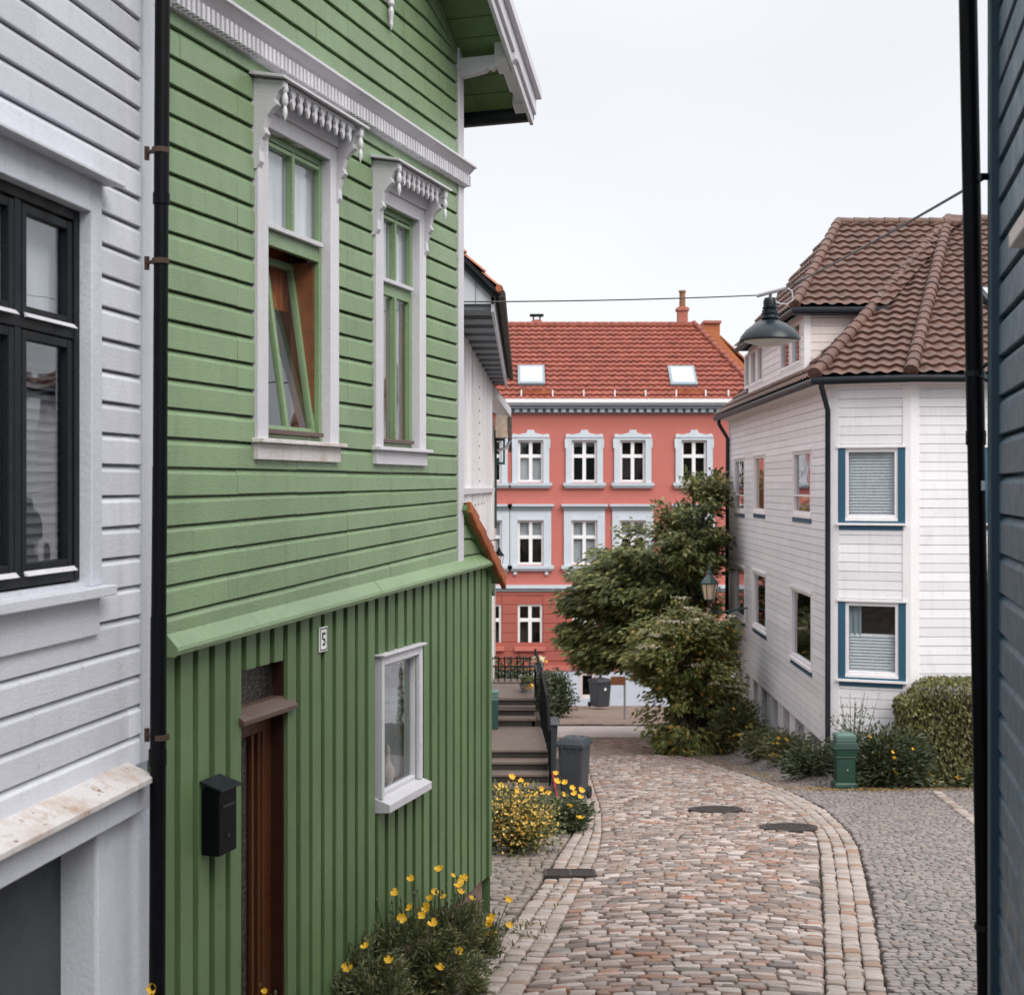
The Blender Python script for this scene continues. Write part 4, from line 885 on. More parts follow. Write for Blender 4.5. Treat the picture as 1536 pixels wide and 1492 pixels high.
def red_window(h, kind, i):
    a, b, c, d = h; um = (a+b)/2; zt = c+(d-c)*.62
    cur = None
    if (kind, i % 4) in (('t', 3), ('m', 0), ('m', 2)): cur = [('blind', a+.07, b-.07, (c if kind == 't' else c)+.1, d-.08 if kind == 'm' else zt, 'net_r')]
    elif kind == 'm': cur = [('blind', a+.07, b-.07, zt, d-.08, 'net_r')]
    M.setdefault('net_r', plain('grey_white_blind', (.40, .42, .44), .8, 0, .1, 0))
    o = window(rf_, h, red, M['winwhite'], w=-.16, fw=.085, ft=.10, vm=[um], hr=[zt], mw=.13, curtain=cur, room=.7)
    m = MB(); sw = .22
    if kind == 't':
        rf_.box(m, a-sw, a, c-.02, d+.16, -.02, .08); rf_.box(m, b, b+sw, c-.02, d+.16, -.02, .08); rf_.box(m, a, b, d, d+.16, -.02, .078)
        m.prism([rf_.p(um+x, d+z, 0) for x, z in ((-.70, .16), (-.70, .10), (.70, .10), (.70, .16), (.66, .24), (.45, .20), (.16, .27), (.12, .38), (-.12, .38), (-.16, .27), (-.45, .20), (-.66, .24))], np.array((0, -.11, 0)))
        rf_.box(m, a-sw-.04, a-sw+.06, d-.3, d+.05, 0, .085); rf_.box(m, b+sw-.06, b+sw+.04, d-.3, d+.05, 0, .085)
    elif kind == 'm':
        sw = .28; rf_.box(m, a-sw, a, c-.02, d+.18, -.02, .08); rf_.box(m, b, b+sw, c-.02, d+.18, -.02, .08); rf_.box(m, a, b, d, d+.18, -.02, .078); rf_.box(m, a-sw, b+sw, d+.18, d+.42, 0, .07)
        rf_.box(m, a-sw-.10, b+sw+.10, d+.52, d+.60, 0, .24)
        for s in (a-.15, b+.05): rf_.box(m, s, s+.12, c-.36, c-.26, 0, .10)
    if kind != 'l':
        rf_.box(m, a-sw-.1, b+sw+.1, c-.14, c-.02, -.05, .18); rf_.box(m, a-sw-.05, b+sw+.05, c-.22, c-.14, 0, .12)
        sur = m.build('surround', M['greytrim'], o)
        if kind == 'm': bx(rf_, a-sw-.06, b+sw+.06, d+.42, d+.52, 0, .17).build('hood', M['greydark'], sur)
    else:
        rf_.box(m, a-.12, b+.12, c-.16, c-.02, -.05, .16); m.build('sill', M['redwall'], o)
for i, h in enumerate(tops): red_window(h, 't', i)
for i, h in enumerate(mids): red_window(h, 'm', i)
for i, h in enumerate(lows): red_window(h, 'l', i)
# roof
zE = Z(602); rdg_y = RD+4.35; rdg_z = (730-487)/F*rdg_y
A = np.array((X(600), RD-.45, zE)); B = np.array((X(1146), RD-.45, zE)); Cc = np.array(((1041-768)/F*rdg_y, rdg_y, rdg_z)); D = np.array((X(560), rdg_y, rdg_z))
tile_roof([A, B, Cc, D], B-A, Cc-(A+B)/2, .26, .355, .035, .07, M['redtile'], red, seg=5)
Bk = np.array((X(1160), RD+10, zE)); tile_roof([B, Bk, Cc], Bk-B, Cc-(B+Bk)/2, .26, .355, .035, .07, M['redtile'], red, seg=5)
hip_tiles(B+(0, 0, .05), Cc+(0, 0, .06), .12, red, M['redtile']); hip_tiles(D+(0, 0, .02), Cc+(0, 0, .02), .10, red, M['redtile'], name='ridge_tile')
m = MB(); m.quad((X(1142), RD, base_z), (X(1150), RD+10, base_z), (X(1150), RD+10, zE), (X(1142), RD, zE)); m.build('side_wall', M['redwall'], red)
upr = (Cc-B); upr[0] = 0; upr /= np.linalg.norm(upr); nrr = np.cross((1.0, 0, 0), upr)
def on_roof(px, py):
    k = (px-768)/F; q = (730-py)/F; t = np.dot(A, nrr)/np.dot((k, 1, q), nrr); return np.array((k, 1, q))*t
for (p0, p1, p2, p3) in (((777, 580), (818, 580), (811, 540), (771, 540)), ((1006, 581), (1045, 581), (1033, 541), (996, 541))):
    P = [on_roof(*p) for p in (p0, p1, p2, p3)]; P = [P[0], P[0]+np.array((1.02, 0, 0)), P[0]+np.array((1.02, 0, 0))+upr*1.38, P[0]+upr*1.38]
    m = MB(); m.prism(P, nrr*.15); s = m.build('skylight', M['greydark'], red)
    cc = sum(P)/4; Q = [cc+(p-cc)*.82+nrr*.152 for p in P]; m = MB(); m.prism(Q, nrr*.01); m.build('pane', plain('bright_skylight_glass', (.42, .45, .50), .35, 0, .03, 0), s)
m = MB()
for px in (782, 829, 875.5, 922, 968, 1014, 1058, 1092):
    p = on_roof(px, 593); m.box(p[0]-.025, p[0]+.025, p[1]-.12, p[1]-.07, p[2]-.1, p[2]+.2); m.box(p[0]-.025, p[0]+.025, p[1]-.12, p[1]+.25, p[2]-.1, p[2]-.05)
m.build('snow_hook', M['winwhite'], red)
for (x0, x1) in ((782, 829), (1014, 1058)):
    p, q = on_roof(x0, 591), on_roof(x1, 591); m = MB(); m.box(p[0], q[0], p[1]-.06, p[1]-.03, p[2]-.05, p[2]+.16); m.build('snow_guard', M['orangetile'], red)
def chimney(px0, px1, pyt, y, pot=None, capped=False):
    x0, x1 = (px0-768)/F*y, (px1-768)/F*y; zt = (730-pyt)/F*y; zb = rdg_z-.8; m = MB(); dd = (x1-x0)/2
    m.box(x0, x1, y-dd, y+dd, zb, zt); m.box(x0-.05, x1+.05, y-dd-.05, y+dd+.05, zt-.16, zt-.04); o = m.build('chimney', M['brick'], red, bevel=.01)
    if pot: m = MB(); m.lathe(((x0+x1)/2, y, zt), [(.13, 0), (.12, (pot-0)), (.15, pot+.03), (.15, pot+.10), (.0, pot+.10)], 12); m.build('chimney_pot', plain('clay_pot', (.22, .11, .05), .8, 0, .2, .2), o)
    if capped: m = MB(); m.box(x0-.12, x1+.12, y-dd-.1, y+dd+.1, zt+.16, zt+.22); [m.box(a, a+.06, y-dd, y+dd, zt-.002, zt+.16) for a in (x0, x1-.06)]; m.build('chimney_cap', M['gutter'], o)
chimney(1016, 1031, 461, rdg_y+.2, .58); chimney(799, 811, 480, rdg_y+.8, capped=True)
# ochre house behind it
och = thing('ochre_house', 'ochre rendered house with stepped gable and chimney rising behind the coral house roof', 'house', ((1090-768)/F*60, 60, G(9, 60)))
q = lambda px, py, d=60.: np.array(at(px, py, d))
m = MB(); m.prism([q(1035, 560), q(1057, 482), q(1080, 482), q(1080, 506), q(1103, 532), q(1125, 556), q(1180, 600), q(1180, 1000), q(1035, 1000)], (0, 5, 0)); m.build('wall', M['orange'], och)
m = MB(); x0, x1 = q(1055.5, 0)[0], q(1081.5, 0)[0]; m.box(x0, x1, 59.9, 61, q(0, 485)[2], q(0, 481)[2]); m.build('chimney_cap', M['brick'], och)
m = MB(); m.hexa([q(1081, 506.5), q(1182, 601), q(1182, 601)+(0, 5, 0), q(1081, 506.5)+(0, 5, 0)], [q(1081, 503), q(1183, 597.5), q(1183, 597.5)+(0, 5, 0), q(1081, 503)+(0, 5, 0)]); m.build('roof', M['orangetile'], och)

# ---------------------------------------------------------------- grey-eaved white house and the cream house beyond the green one
GY = np.array
ga, gb = GY((-.72, 15.6)), GY((-.40, 26.4)); gfr = Fr(ga, gb)
grey = thing('grey_gabled_house', 'flaking white house with grey slatted eaves and mossy tiles beyond the green house', 'house', (-2, 20, G(-1, 20)))
zs_ = 2.12
m = MB(); nb = 20
for i in range(nb):
    gfr.box(m, gfr.L*i/nb+.004, gfr.L*(i+1)/nb-.004, -6.3, zs_, -.03, random.uniform(.0, .012))
m.build('wall', M['flaky'], grey)
m = MB(); gfr.box(m, 0, gfr.L, -.10, -.02, 0, .06); m.build('ledge', M['trim'], grey)
m = MB()
for i in range(10): m.lathe(gfr.p(6.0, -.1+i*.19, .012), [(.012, 0), (.012, .012), (0, .012)], 6, (gfr.n[0], gfr.n[1], 0))
for i in range(6): m.lathe(gfr.p(3+i*.9, -.28, .012), [(.014, 0), (.014, .012), (0, .012)], 6, (gfr.n[0], gfr.n[1], 0))
m.build('nail', M['rust'], grey)
wallmesh(Fr(ga, ga+GY((-5, 0))), 0, 5, -6.3, zs_).build('gable_wall', M['flaky'], grey)
EX = lambda y: -.175+.009*(y-15.2)
y0, y1 = 15.25, 27.0
zt0 = 2.23
m = MB(); m.prism([(EX(y0)-.03, y0, 2.09), (EX(y0)-.03, y0, zt0-.02), (-.54, y0, 2.60), (-2.6, y0, 4.6), (-2.6, y0, 2.09)], (0, .03, 0)); m.build('gable_boarding', M['greyhouse'], grey)
m = MB(); m.box(-.42, -.412, y0-.006, y0, 2.09, 2.44); m.build('board_joint', M['greysoff'], grey)
m = MB(); 
for i in range(26):
    y = y0+.04+(y1-y0)*i/26; m.box(-1.2, EX(y)-.07, y, y+.30, 2.06 if i % 2 else 2.03, 2.085)
m.build('soffit', M['greysoff'], grey)
m = MB(); m.hexa([(EX(y0)-.065, y0, 2.0), (EX(y0)-.03, y0, 2.0), (EX(y1)-.03, y1, 2.0), (EX(y1)-.065, y1, 2.0)], [(EX(y0)-.065, y0, 2.2), (EX(y0)-.03, y0, 2.2), (EX(y1)-.03, y1, 2.2), (EX(y1)-.065, y1, 2.2)]); m.build('fascia', M['greyhouse'], grey)
E0, E1 = GY((EX(y0)+.03, y0-.06, zt0)), GY((EX(y1)+.03, y1, zt0)); rup = GY((-.42, 0, .42)); 
tile_roof([E0, E1, E1+rup*5.5, E0+rup*5.5], E1-E0, rup, .25, .30, .03, .035, M['orangetile'], grey)
m = MB(); m.tube([E0+(.02, -.02, -.03), E1+(.02, 0, -.03)], .05, 8); m.build('gutter', plain('mossy_gutter', (.045, .035, .022), .8, 0, .5, .5, 12), grey, smooth=True)
m = MB(); m.lathe(E0+(.0, -.05, .0), [(.035, 0), (.042, .10), (0, .10)], 10, (0, -1, .1)); m.tube([E0+rup*1.05+(0, -.05, .05), E0+rup*1.0+(0, .35, .05)], .07, 8); m.build('verge_tile', M['orangetile'], grey, smooth=True)
m = MB(); m.hexa([E0+(0, -.04, -.07), E0+rup*5.5+(0, -.04, -.07), E0+rup*5.5+(0, .02, -.07), E0+(0, .02, -.07)], [E0+(0, -.04, -.01), E0+rup*5.5+(0, -.04, -.01), E0+rup*5.5+(0, .02, -.01), E0+(0, .02, -.01)]); m.build('verge_board', M['gutter'], grey)
cream = thing('cream_house', 'cream boarded house with low eaves and an open dark green casement past the flaking house', 'house', (-2, 31, G(-1, 31)))
y0 = 26.9; xw = -.36
P = [at(738, 1100, y0), at(738, 630, y0), at(724, 575, y0)-GY((.05, 0, 0)), (-2.2, y0, 4.2), (-2.2, y0, -7)]
P = [(xw, y0, -7), (xw, y0, 1.33), (-.62, y0, 1.86), (-2.6, y0, 4.6), (-2.6, y0, -7)]
m = MB(); m.prism(P, (0, .1, 0)); m.build('gable_wall', M['cream'], cream)
cfr2 = Fr((xw, y0+.1), (xw-.1, 37.5)); wh = (.5, 1.7, -.75, 1.05)
wallmesh(cfr2, 0, cfr2.L, -7, 1.4, [wh], .12).build('wall', M['cream'], cream)
o = window(cfr2, wh, cream, M['darkgreen'], w=-.06, fw=.07, ft=.1, hr=[.42], room=.6)
bx(cfr2, .38, .5, -.85, 1.15, 0, .05).build('casing', M['darkgreen'], o); bx(cfr2, 1.7, 1.82, -.85, 1.15, 0, .05).build('casing', M['darkgreen'], o)
ys = y0+.62; m = MB(); xa, xb = xw, -.145; za, zb = .46, 1.0
for (p, q) in (((xa, za), (xa+.04, zb)), ((xb-.04, za), (xb, zb))): m.box(p[0], q[0], ys, ys+.04, za, zb)
m.box(xa+.04, xb-.04, ys, ys+.04, za, za+.05); m.box(xa+.04, xb-.04, ys, ys+.04, zb-.05, zb); sh = m.build('sash', M['darkgreen'], o)
m = MB(); m.quad((xa+.03, ys+.02, za+.03), (xb-.03, ys+.02, za+.03), (xb-.03, ys+.02, zb-.03), (xa+.03, ys+.02, zb-.03)); m.build('pane', M['glass'], sh)
m = MB(); r0, r1 = GY((-.02, y0-.35, 1.52)), GY((-.62, y0-.35, 2.32)); dv = (r1-r0)*4
m.hexa([r0+(0, 0, -.13), r0+dv+(0, 0, -.13), r0+dv+(0, .05, -.13), r0+(0, .05, -.13)], [r0+(0, 0, .04), r0+dv+(0, 0, .04), r0+dv+(0, .05, .04), r0+(0, .05, .04)]); m.build('rake_board', M['trim'], cream, bevel=.01)
m = MB(); m.prism([r0+(0, .06, .0), r0+dv+(0, .06, .0), r0+dv+(0, 10.5, .0), r0+(0, 10.5, 0)], (0, 0, .06)); rfx = m.build('roof', M['orangetile'], cream)
m = MB(); m.prism([r0+(-.02, .06, -.02), r0+dv+(0, .06, -.02), r0+dv+(0, 10.5, -.02), r0+(-.02, 10.5, -.02)], (0, 0, -.03)); m.build('soffit', M['cream'], rfx)
m = MB(); m.box(-.33, -.10, y0-.30, y0+.02, .98, 1.42); m.build('eaves_box', plain('weathered_wood', (.36, .28, .22), .8, 0, .2, .3, 10), cream, bevel=.01)
m = MB(); m.box(-.085, .0, y0-.28, y0+10, .95, 1.40); m.build('gutter', plain('mossy_wood', (.08, .06, .045), .85, 0, .4, .4, 10), cream, bevel=.02)
m = MB(); m.tube([(-.02, y0+.4, .98), (-.12, y0+.4, .80), (-.30, y0+.4, .74)], .03, 8); m.build('spout', M['trim'], cream, smooth=True)
# dark green downpipe, white board and wall letter box on the flaking house
y_ = 19.6; xw_ = gfr.p((y_-15.6)/1.0, 0, 0)[0]
m = MB(); m.tube([(xw_+.24, y_, -1.8), (xw_+.24, y_, -4.2)], .045, 10); m.build('downpipe', M['darkgreen'], grey, smooth=True)
m = MB(); m.box(xw_, xw_+.19, y_+.1, y_+.14, -4.6, -1.9); m.build('porch_board', M['trim'], grey, bevel=.006)
# ---------------------------------------------------------------- ground, lane, setts
def smv(a, b, x): t = np.clip((x-a)/(b-a), 0, 1); return t*t*(3-2*t)
def Gv(x, d): return np.interp(d, _D, _Z)+(.32*smv(23.5, 24.8, d)+.5*smv(25, 38, d))*smv(4.9, 5.9, x)*(1-smv(40, 44, d))
def sheet(name, xs, ys, mt, dz=0, kind='structure'):
    X_, Y_ = np.meshgrid(xs, ys); Z_ = Gv(X_, Y_)+dz; n, k = X_.shape
    m = MB(); m.add(np.stack([X_, Y_, Z_], -1).reshape(-1, 3), [(j*k+i, j*k+i+1, (j+1)*k+i+1, (j+1)*k+i) for j in range(n-1) for i in range(k-1)])
    return tag(m.build(name, mt, smooth='all'), kind=kind)
xs = np.unique(np.concatenate([[-900, -300, -100, -40, -20], np.arange(-10, 12.01, .5), np.arange(4.5, 6.2, .15), [20, 40, 100, 300, 900]]))
ys = np.unique(np.concatenate([np.arange(-12, 62, .5), np.arange(23, 25.2, .2), [80, 120, 250, 600, 1500]]))
sheet('ground', xs, ys, M['joint'], -.035)
def edge(pts):
    P = sorted(hit(*p) for p in pts); P = sorted(P, key=lambda a: a[1]); d = np.array([p[1] for p in P]); x = np.array([p[0] for p in P])
    k0 = (x[1]-x[0])/(d[1]-d[0]); d = np.concatenate([[d[0]-8], d]); x = np.concatenate([[x[0]-8*k0*.9], x])
    def f(y):
        y = np.asarray(y, float); return sum(np.interp(y+o, d, x) for o in (-.6, -.3, 0, .3, .6))/5
    return f
R_out = edge([(1330, 1492), (1308.6, 1370), (1287, 1270), (1270, 1245), (1236, 1213.5), (1185, 1188), (1110, 1160), (1045, 1139.5)])
R_in = edge([(1238, 1492), (1236, 1370), (1231, 1284), (1226, 1253), (1200, 1222), (1155, 1192), (1090, 1162), (1032, 1139.5)])
L_in = edge([(789, 1483), (822, 1428), (849.5, 1373), (877, 1319), (895, 1289), (903, 1253), (902, 1217), (893, 1190), (885, 1165), (880, 1139)])
L_out = edge([(680, 1483), (735, 1430), (784, 1368), (819.5, 1319), (841, 1278), (860, 1253), (872, 1225), (866, 1190), (862, 1165), (858, 1139)])
def setts(name, rects, mt, top=.012, inset=.013, jit=.006, crown=None, kind='structure', rnd=.010, holes=()):
    """rects: rows of (x, y, half width, half length, turn)"""
    Q = np.array(rects); 
    for (hx, hy, hr) in holes: Q = Q[np.hypot(Q[:, 0]-hx, (Q[:, 1]-hy)) > hr]
    n = len(Q); c, s = np.cos(Q[:, 4]), np.sin(Q[:, 4]); K8 = 8
    sx = np.array([-1, 1, 1, 1, 1, -1, -1, -1]); sy = np.array([-1, -1, -1, 1, 1, 1, 1, -1]); cxm = np.array([1, 1, 0, 0, 1, 1, 0, 0]); cym = 1-cxm
    cut = np.minimum(Q[:, 2:3], Q[:, 3:4])*RNG.uniform(.10, .34, (n, 8))
    lift = RNG.normal(0, rnd*.6, (n, 1)); tx = RNG.normal(0, .03, (n, 1)); ty = RNG.normal(0, .04, (n, 1)); jx = np.repeat(RNG.normal(0, jit, (n, 4)), 2, 1); jy = np.repeat(RNG.normal(0, jit*.6, (n, 4)), 2, 1)
    jx = np.roll(jx, 1, 1); jy = np.roll(jy, 1, 1); V = []
    for ins, h in ((0, -.055), (.0005, -.005), (inset*.35, .001), (inset, .006)):
        a = sx[None]*(Q[:, 2:3]-ins-cut*cxm[None])+jx; b = sy[None]*(Q[:, 3:4]-ins*.8-cut*.8*cym[None])+jy
        X_ = Q[:, 0:1]+a*c[:, None]-b*s[:, None]; Y_ = Q[:, 1:2]+a*s[:, None]+b*c[:, None]
        Z_ = Gv(X_, Y_)+top+h+(lift+tx*a+ty*b if h > -.05 else 0)
        if crown is not None: Z_ = Z_+crown(X_, Y_)
        V.append(np.stack([X_, Y_, Z_], -1))
    V = np.concatenate(V, 1).reshape(-1, 3); m = MB(); m.v.append(V); m.n = len(V)
    base = [(i+r, (i+1) % 8+r, (i+1) % 8+r+8, i+r+8) for r in (0, 8, 16) for i in range(8)]+[tuple(range(24, 32))]
    m.f = [tuple(32*k+i for i in f) for k in range(n) for f in base]
    o = m.build(name, mt); me = o.data; me.polygons.foreach_set('use_smooth', [True]*len(me.polygons)); me.set_sharp_from_angle(angle=R(55))
    return tag(o, kind=kind)
crown = lambda X_, Y_: .05*(1-np.clip(np.abs((X_-(L_in(Y_)+R_in(Y_))/2)/((R_in(Y_)-L_in(Y_))/2+1e-6)), 0, 1)**2)
MH = [hit(1182, 1245), hit(1073, 1220.5)]
rows = []; y = 3.0
while y < 30.6:
    a, b = float(L_in(y))+.004, float(R_in(y))-.004; p = random.uniform(.088, .110); x = a
    while x < b-.03:
        wd = random.uniform(.10, .215); 
        if b-(x+wd) < .10: wd = b-x
        wv = .05*math.sin(x*1.1+y*.35)+.02*math.sin(x*2.7+y)
        rows.append((x+wd/2, y+p/2+wv, wd/2-.0065, p/2-.0108, random.gauss(0, .018))); x += wd
    y += p
setts('cobbled_lane', rows, M['cobble'], inset=.010, rnd=.009, crown=crown, holes=[(x_, y_, .40) for x_, y_ in MH])
def border(fo, fi, y0, y1, rev=False):
    out_ = []
    for k in range(3):
        y = y0+random.random()*.05
        while y < y1:
            l = random.uniform(.10, .175)
            a0, b0 = float(fo(y+l/2)), float(fi(y+l/2)); dx = float(fo(y+l+.1)-fo(y-.1))/(l+.2); ang = -math.atan(dx)
            wd = (b0-a0)/3; cx = a0+wd*(k+.5)
            out_.append((cx, y+l/2, abs(wd)/2-.007, l/2-.007, ang*.8+random.gauss(0, .02))); y += l
    return out_
DR = hit(855, 1313)
setts('lane_border', border(L_out, L_in, 4, 30.4)+border(R_in, R_out, 4, 30.4), M['border'], top=.013, jit=.006, inset=.012, holes=[(DR[0]-.15, DR[1], .24), (DR[0]+.15, DR[1], .24)])
rows = []; y = 5.5
while y < 31:
    a = float(R_out(y))+.02; b = (min(9.2, 2.0+(y-5.5)*1.2+.6) if y < 23.4 else 5.75); p = random.uniform(.080, .100); x = a+random.random()*.05
    while x < b:
        wd = random.uniform(.07, .125); rows.append((x+wd/2, y+p/2+.03*math.sin(x*1.3+y*.5), wd/2-.0045, p/2-.0055, random.gauss(0, .035))); x += wd
    y += p
setts('grey_paving', rows, M['greysett'], top=.008, inset=.0045, rnd=.004, jit=.004)
rows = []; y = 6.8
while y < 21.0:
    b = float(L_out(y))-.02; a = (-1.683+.3287*(y-6.543)+.06) if y < 11.3 else -.75; p = random.uniform(.088, .11); x = b
    while x > a:
        wd = random.uniform(.10, .165); rows.append((x-wd/2, y+p/2+.02*math.sin(x*3+y), wd/2-.008, p/2-.010, random.gauss(0, .05))); x -= wd
    y += p
setts('side_paving', rows, M['pathsett'], top=.002, jit=.006, inset=.010)
rows = []; y = 30.75
while y < 36.4:
    p = random.uniform(.12, .16); x = -1.5+random.random()*.1
    while x < 5.6:
        wd = random.uniform(.16, .26); rows.append((x+wd/2, y+p/2, wd/2-.01, p/2-.008, random.gauss(0, .03))); x += wd
    y += p
setts('crossing_setts', rows, M['brownsett'], top=.0)
q0, q1 = hit(1405, 1190), hit(1456, 1229); rows = []; L_ = math.hypot(q1[0]-q0[0], q1[1]-q0[1]); n = int(L_/.2); ang = math.atan2(q1[1]-q0[1], q1[0]-q0[0])
for i in range(n+6):
    t = (i+.5)/n; rows.append((q0[0]+(q1[0]-q0[0])*t, q0[1]+(q1[1]-q0[1])*t, .095, .075, ang))
setts('kerb_line', rows, M['border'], top=.03)
sheet('cross_street', np.arange(-14, 16.1, 1.0), np.arange(36.5, 40.8, .4), M['asphalt'], .004)
sheet('far_pavement', np.arange(-14, 16.1, 1.0), np.arange(41.0, 50.2, .4), M['pave'], .03)
rows = [(x+.3, 40.88, .29, .10, 0) for x in np.arange(-14, 16, .6)]; setts('kerb', rows, M['brownsett'], top=.04)
for (mx, my), px in zip(MH, ((1135, 1228), (1030, 1116))):
    r = (px[1]-px[0])/F*my/2*.93; zc_ = float(Gv(mx, my)+crown(np.array(mx), np.array(my)))+.026; ax = GY((-.02, .13, 1.0)); ax /= np.linalg.norm(ax)
    near = my < 18
    t = thing('manhole_cover', 'larger round iron manhole cover near the right border of the cobbled lane' if near else 'farther round iron manhole cover in the middle of the cobbled lane', 'manhole', (mx, my, zc_), 'manhole covers in the lane')
    m = MB(); m.lathe((mx, my, zc_), [(r, -.03), (r, .008), (r*.88, .010), (r*.87, -.002)], 36, ax); m.build('rim', M['iron_cover'], t)
    m = MB(); m.lathe((mx, my, zc_), [(r*.865, -.03), (r*.865, .004), (.0, .006)], 36, ax); m.build('lid', M['iron_cover'], t)
    m = MB(); e1_ = np.cross(ax, (0, 1.0, 0)); e1_ /= np.linalg.norm(e1_); e2_ = np.cross(ax, e1_)
    k = r/6
    for i in range(-5, 6):
        for j in range(-5, 6):
            if math.hypot(i, j)*k < r*.8:
                c = GY((mx, my, zc_))+e1_*i*k+e2_*j*k+ax*.005; m.prism([c-e1_*k*.3-e2_*k*.3, c+e1_*k*.3-e2_*k*.3, c+e1_*k*.3+e2_*k*.3, c-e1_*k*.3+e2_*k*.3], ax*.008)
    m.build('stud', M['iron_cover'], t)
dx, dy = DR; dzc = float(Gv(dx, dy))+.035
t = thing('drain_grate', 'rectangular iron drain grate set in the left stone border', 'drain', (dx, dy, dzc))
m = MB(); W2, L2 = .27, .22
for (a, b, c, d) in ((-W2, W2, -L2, -L2+.03), (-W2, W2, L2-.03, L2), (-W2, -W2+.03, -L2+.03, L2-.03), (W2-.03, W2, -L2+.03, L2-.03), (-.015, .015, -L2+.03, L2-.03)): m.hexa([(dx+x_, dy+y_, dzc-.05-.13*y_) for x_, y_ in ((a, c), (b, c), (b, d), (a, d))], [(dx+x_, dy+y_, dzc+.006-.13*y_) for x_, y_ in ((a, c), (b, c), (b, d), (a, d))])
m.build('frame', M['iron_cover'], t)
m = MB()
for i in range(15):
    y_ = -L2+.045+i*.024
    for a, b in ((-W2+.032, -.017), (.017, W2-.032)): m.hexa([(dx+x_, dy+yy, dzc-.05-.13*yy) for x_, yy in ((a, y_), (b, y_), (b, y_+.013), (a, y_+.013))], [(dx+x_, dy+yy, dzc+.002-.13*yy) for x_, yy in ((a, y_), (b, y_), (b, y_+.013), (a, y_+.013))])
m.build('bar', M['iron_cover'], t)

# ---------------------------------------------------------------- stone steps, railings, things on them
st = thing('stone_steps', 'worn stone steps with a landing beside the green house and the bins', 'steps', (.1, 20.8, G(.1, 20.8)))
x0, x1 = -.62, .58
lev = [(20.78, -4.87), (21.06, -4.73), (21.34, -4.59), (21.62, -4.45), (21.9, -4.31)]
for i, (d, z) in enumerate(lev):
    dn_ = lev[i+1][0]+.04 if i < 4 else 24.02
    m = MB(); m.box(x0, x1+.03, d-.025, dn_, z-.045, z); m.build('tread', M['stair'], st, bevel=.008)
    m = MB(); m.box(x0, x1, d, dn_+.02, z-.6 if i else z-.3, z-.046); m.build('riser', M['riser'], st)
up = [(24.0, -4.16), (24.28, -4.02), (24.56, -3.88)]
for i, (d, z) in enumerate(up):
    dn_ = up[i+1][0]+.04 if i < 2 else 27
    m = MB(); m.box(x0, .43, d-.025, dn_, z-.05, z); m.build('tread', M['stair'], st, bevel=.008)
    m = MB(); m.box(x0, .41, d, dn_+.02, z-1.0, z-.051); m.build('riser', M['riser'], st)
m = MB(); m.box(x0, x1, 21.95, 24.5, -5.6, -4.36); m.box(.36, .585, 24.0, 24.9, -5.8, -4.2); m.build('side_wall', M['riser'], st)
def bars(name, mt, parent, segs_): 
    m = MB()
    for a, b, r in segs_: m.tube([a, b], r, 6)
    return m.build(name, mt, parent)
rl_ = thing('stair_railing', 'black wrought iron railing climbing the right side of the stone steps', 'railing', (.58, 21.1, -4.73))
pts = [((.60, 21.1), -4.73, -3.88), ((.585, 21.95), -4.31, -3.46), ((.53, 23.9), -4.31, -3.28), ((.43, 24.6), -3.88, -3.02)]
tp = [GY((*p, zt)) for p, zb, zt in pts]
m = MB(); m.tube(tp, .022, 8); m.build('handrail', M['iron'], rl_)
for p, zb, zt in pts: bars('post', M['iron'], rl_, [((*p, zb), (*p, zt+.03), .022)])
for (a, b) in zip(pts[:-1], pts[1:]):
    n = max(3, int((b[0][1]-a[0][1])/.13)); sg_ = []
    for i in range(1, n):
        t_ = i/n; x_ = a[0][0]+(b[0][0]-a[0][0])*t_; y_ = a[0][1]+(b[0][1]-a[0][1])*t_; sg_.append(((x_, y_, max(a[1], b[1]) if b[1] == a[1] else a[1]+(b[1]-a[1])*t_+.05), (x_, y_, a[2]+(b[2]-a[2])*t_), .009))
    sg_.append(((*a[0], a[1]+.12), (*b[0], b[1]+.12), .012)); bars('baluster', M['iron'], rl_, sg_)
gt = thing('landing_rail', 'thin iron rails crossing the upper landing of the stone steps', 'railing', (0, 24.7, -3.88))
bars('rail', M['iron'], gt, [((-.5, 24.7, -3.63), (.43, 24.65, -3.62), .010)]); bars('rail', M['iron'], gt, [((-.5, 24.2, -4.0), (.45, 24.15, -4.0), .009)])
fe = thing('iron_fence', 'black iron bar fence in front of the dark hedge at the top of the steps', 'fence', (.05, 26.6, -3.9))
sg_ = [((x_, 26.6, -4.1), (x_, 26.6, -3.38), .013) for x_ in np.arange(-.52, .45, .125)]
for s_ in sg_: pass
bars('bar', M['iron'], fe, sg_); bars('rail', M['iron'], fe, [((-.55, 26.6, -3.42), (.46, 26.6, -3.42), .016)]); bars('rail', M['iron'], fe, [((-.55, 26.6, -3.58), (.46, 26.6, -3.58), .016)]); bars('post', M['iron'], fe, [((.46, 26.6, -4.2), (.46, 26.6, -3.36), .022)])
pb = thing('post_box', 'bottle green box with pale green louvred lid standing on the steps landing', 'box', (-.31, 23.8, -4.31))
m = MB(); m.box(-.42, -.245, 23.7, 23.95, -4.305, -3.80); m.build('body', M['darkgreen'], pb, bevel=.01)
m = MB(); [m.box(-.43, -.235, 23.69, 23.96, -3.80+.055*i+.002*i, -3.75+.055*i) for i in range(3)]; m.build('lid', M['boxgreen_l'], pb, bevel=.008)

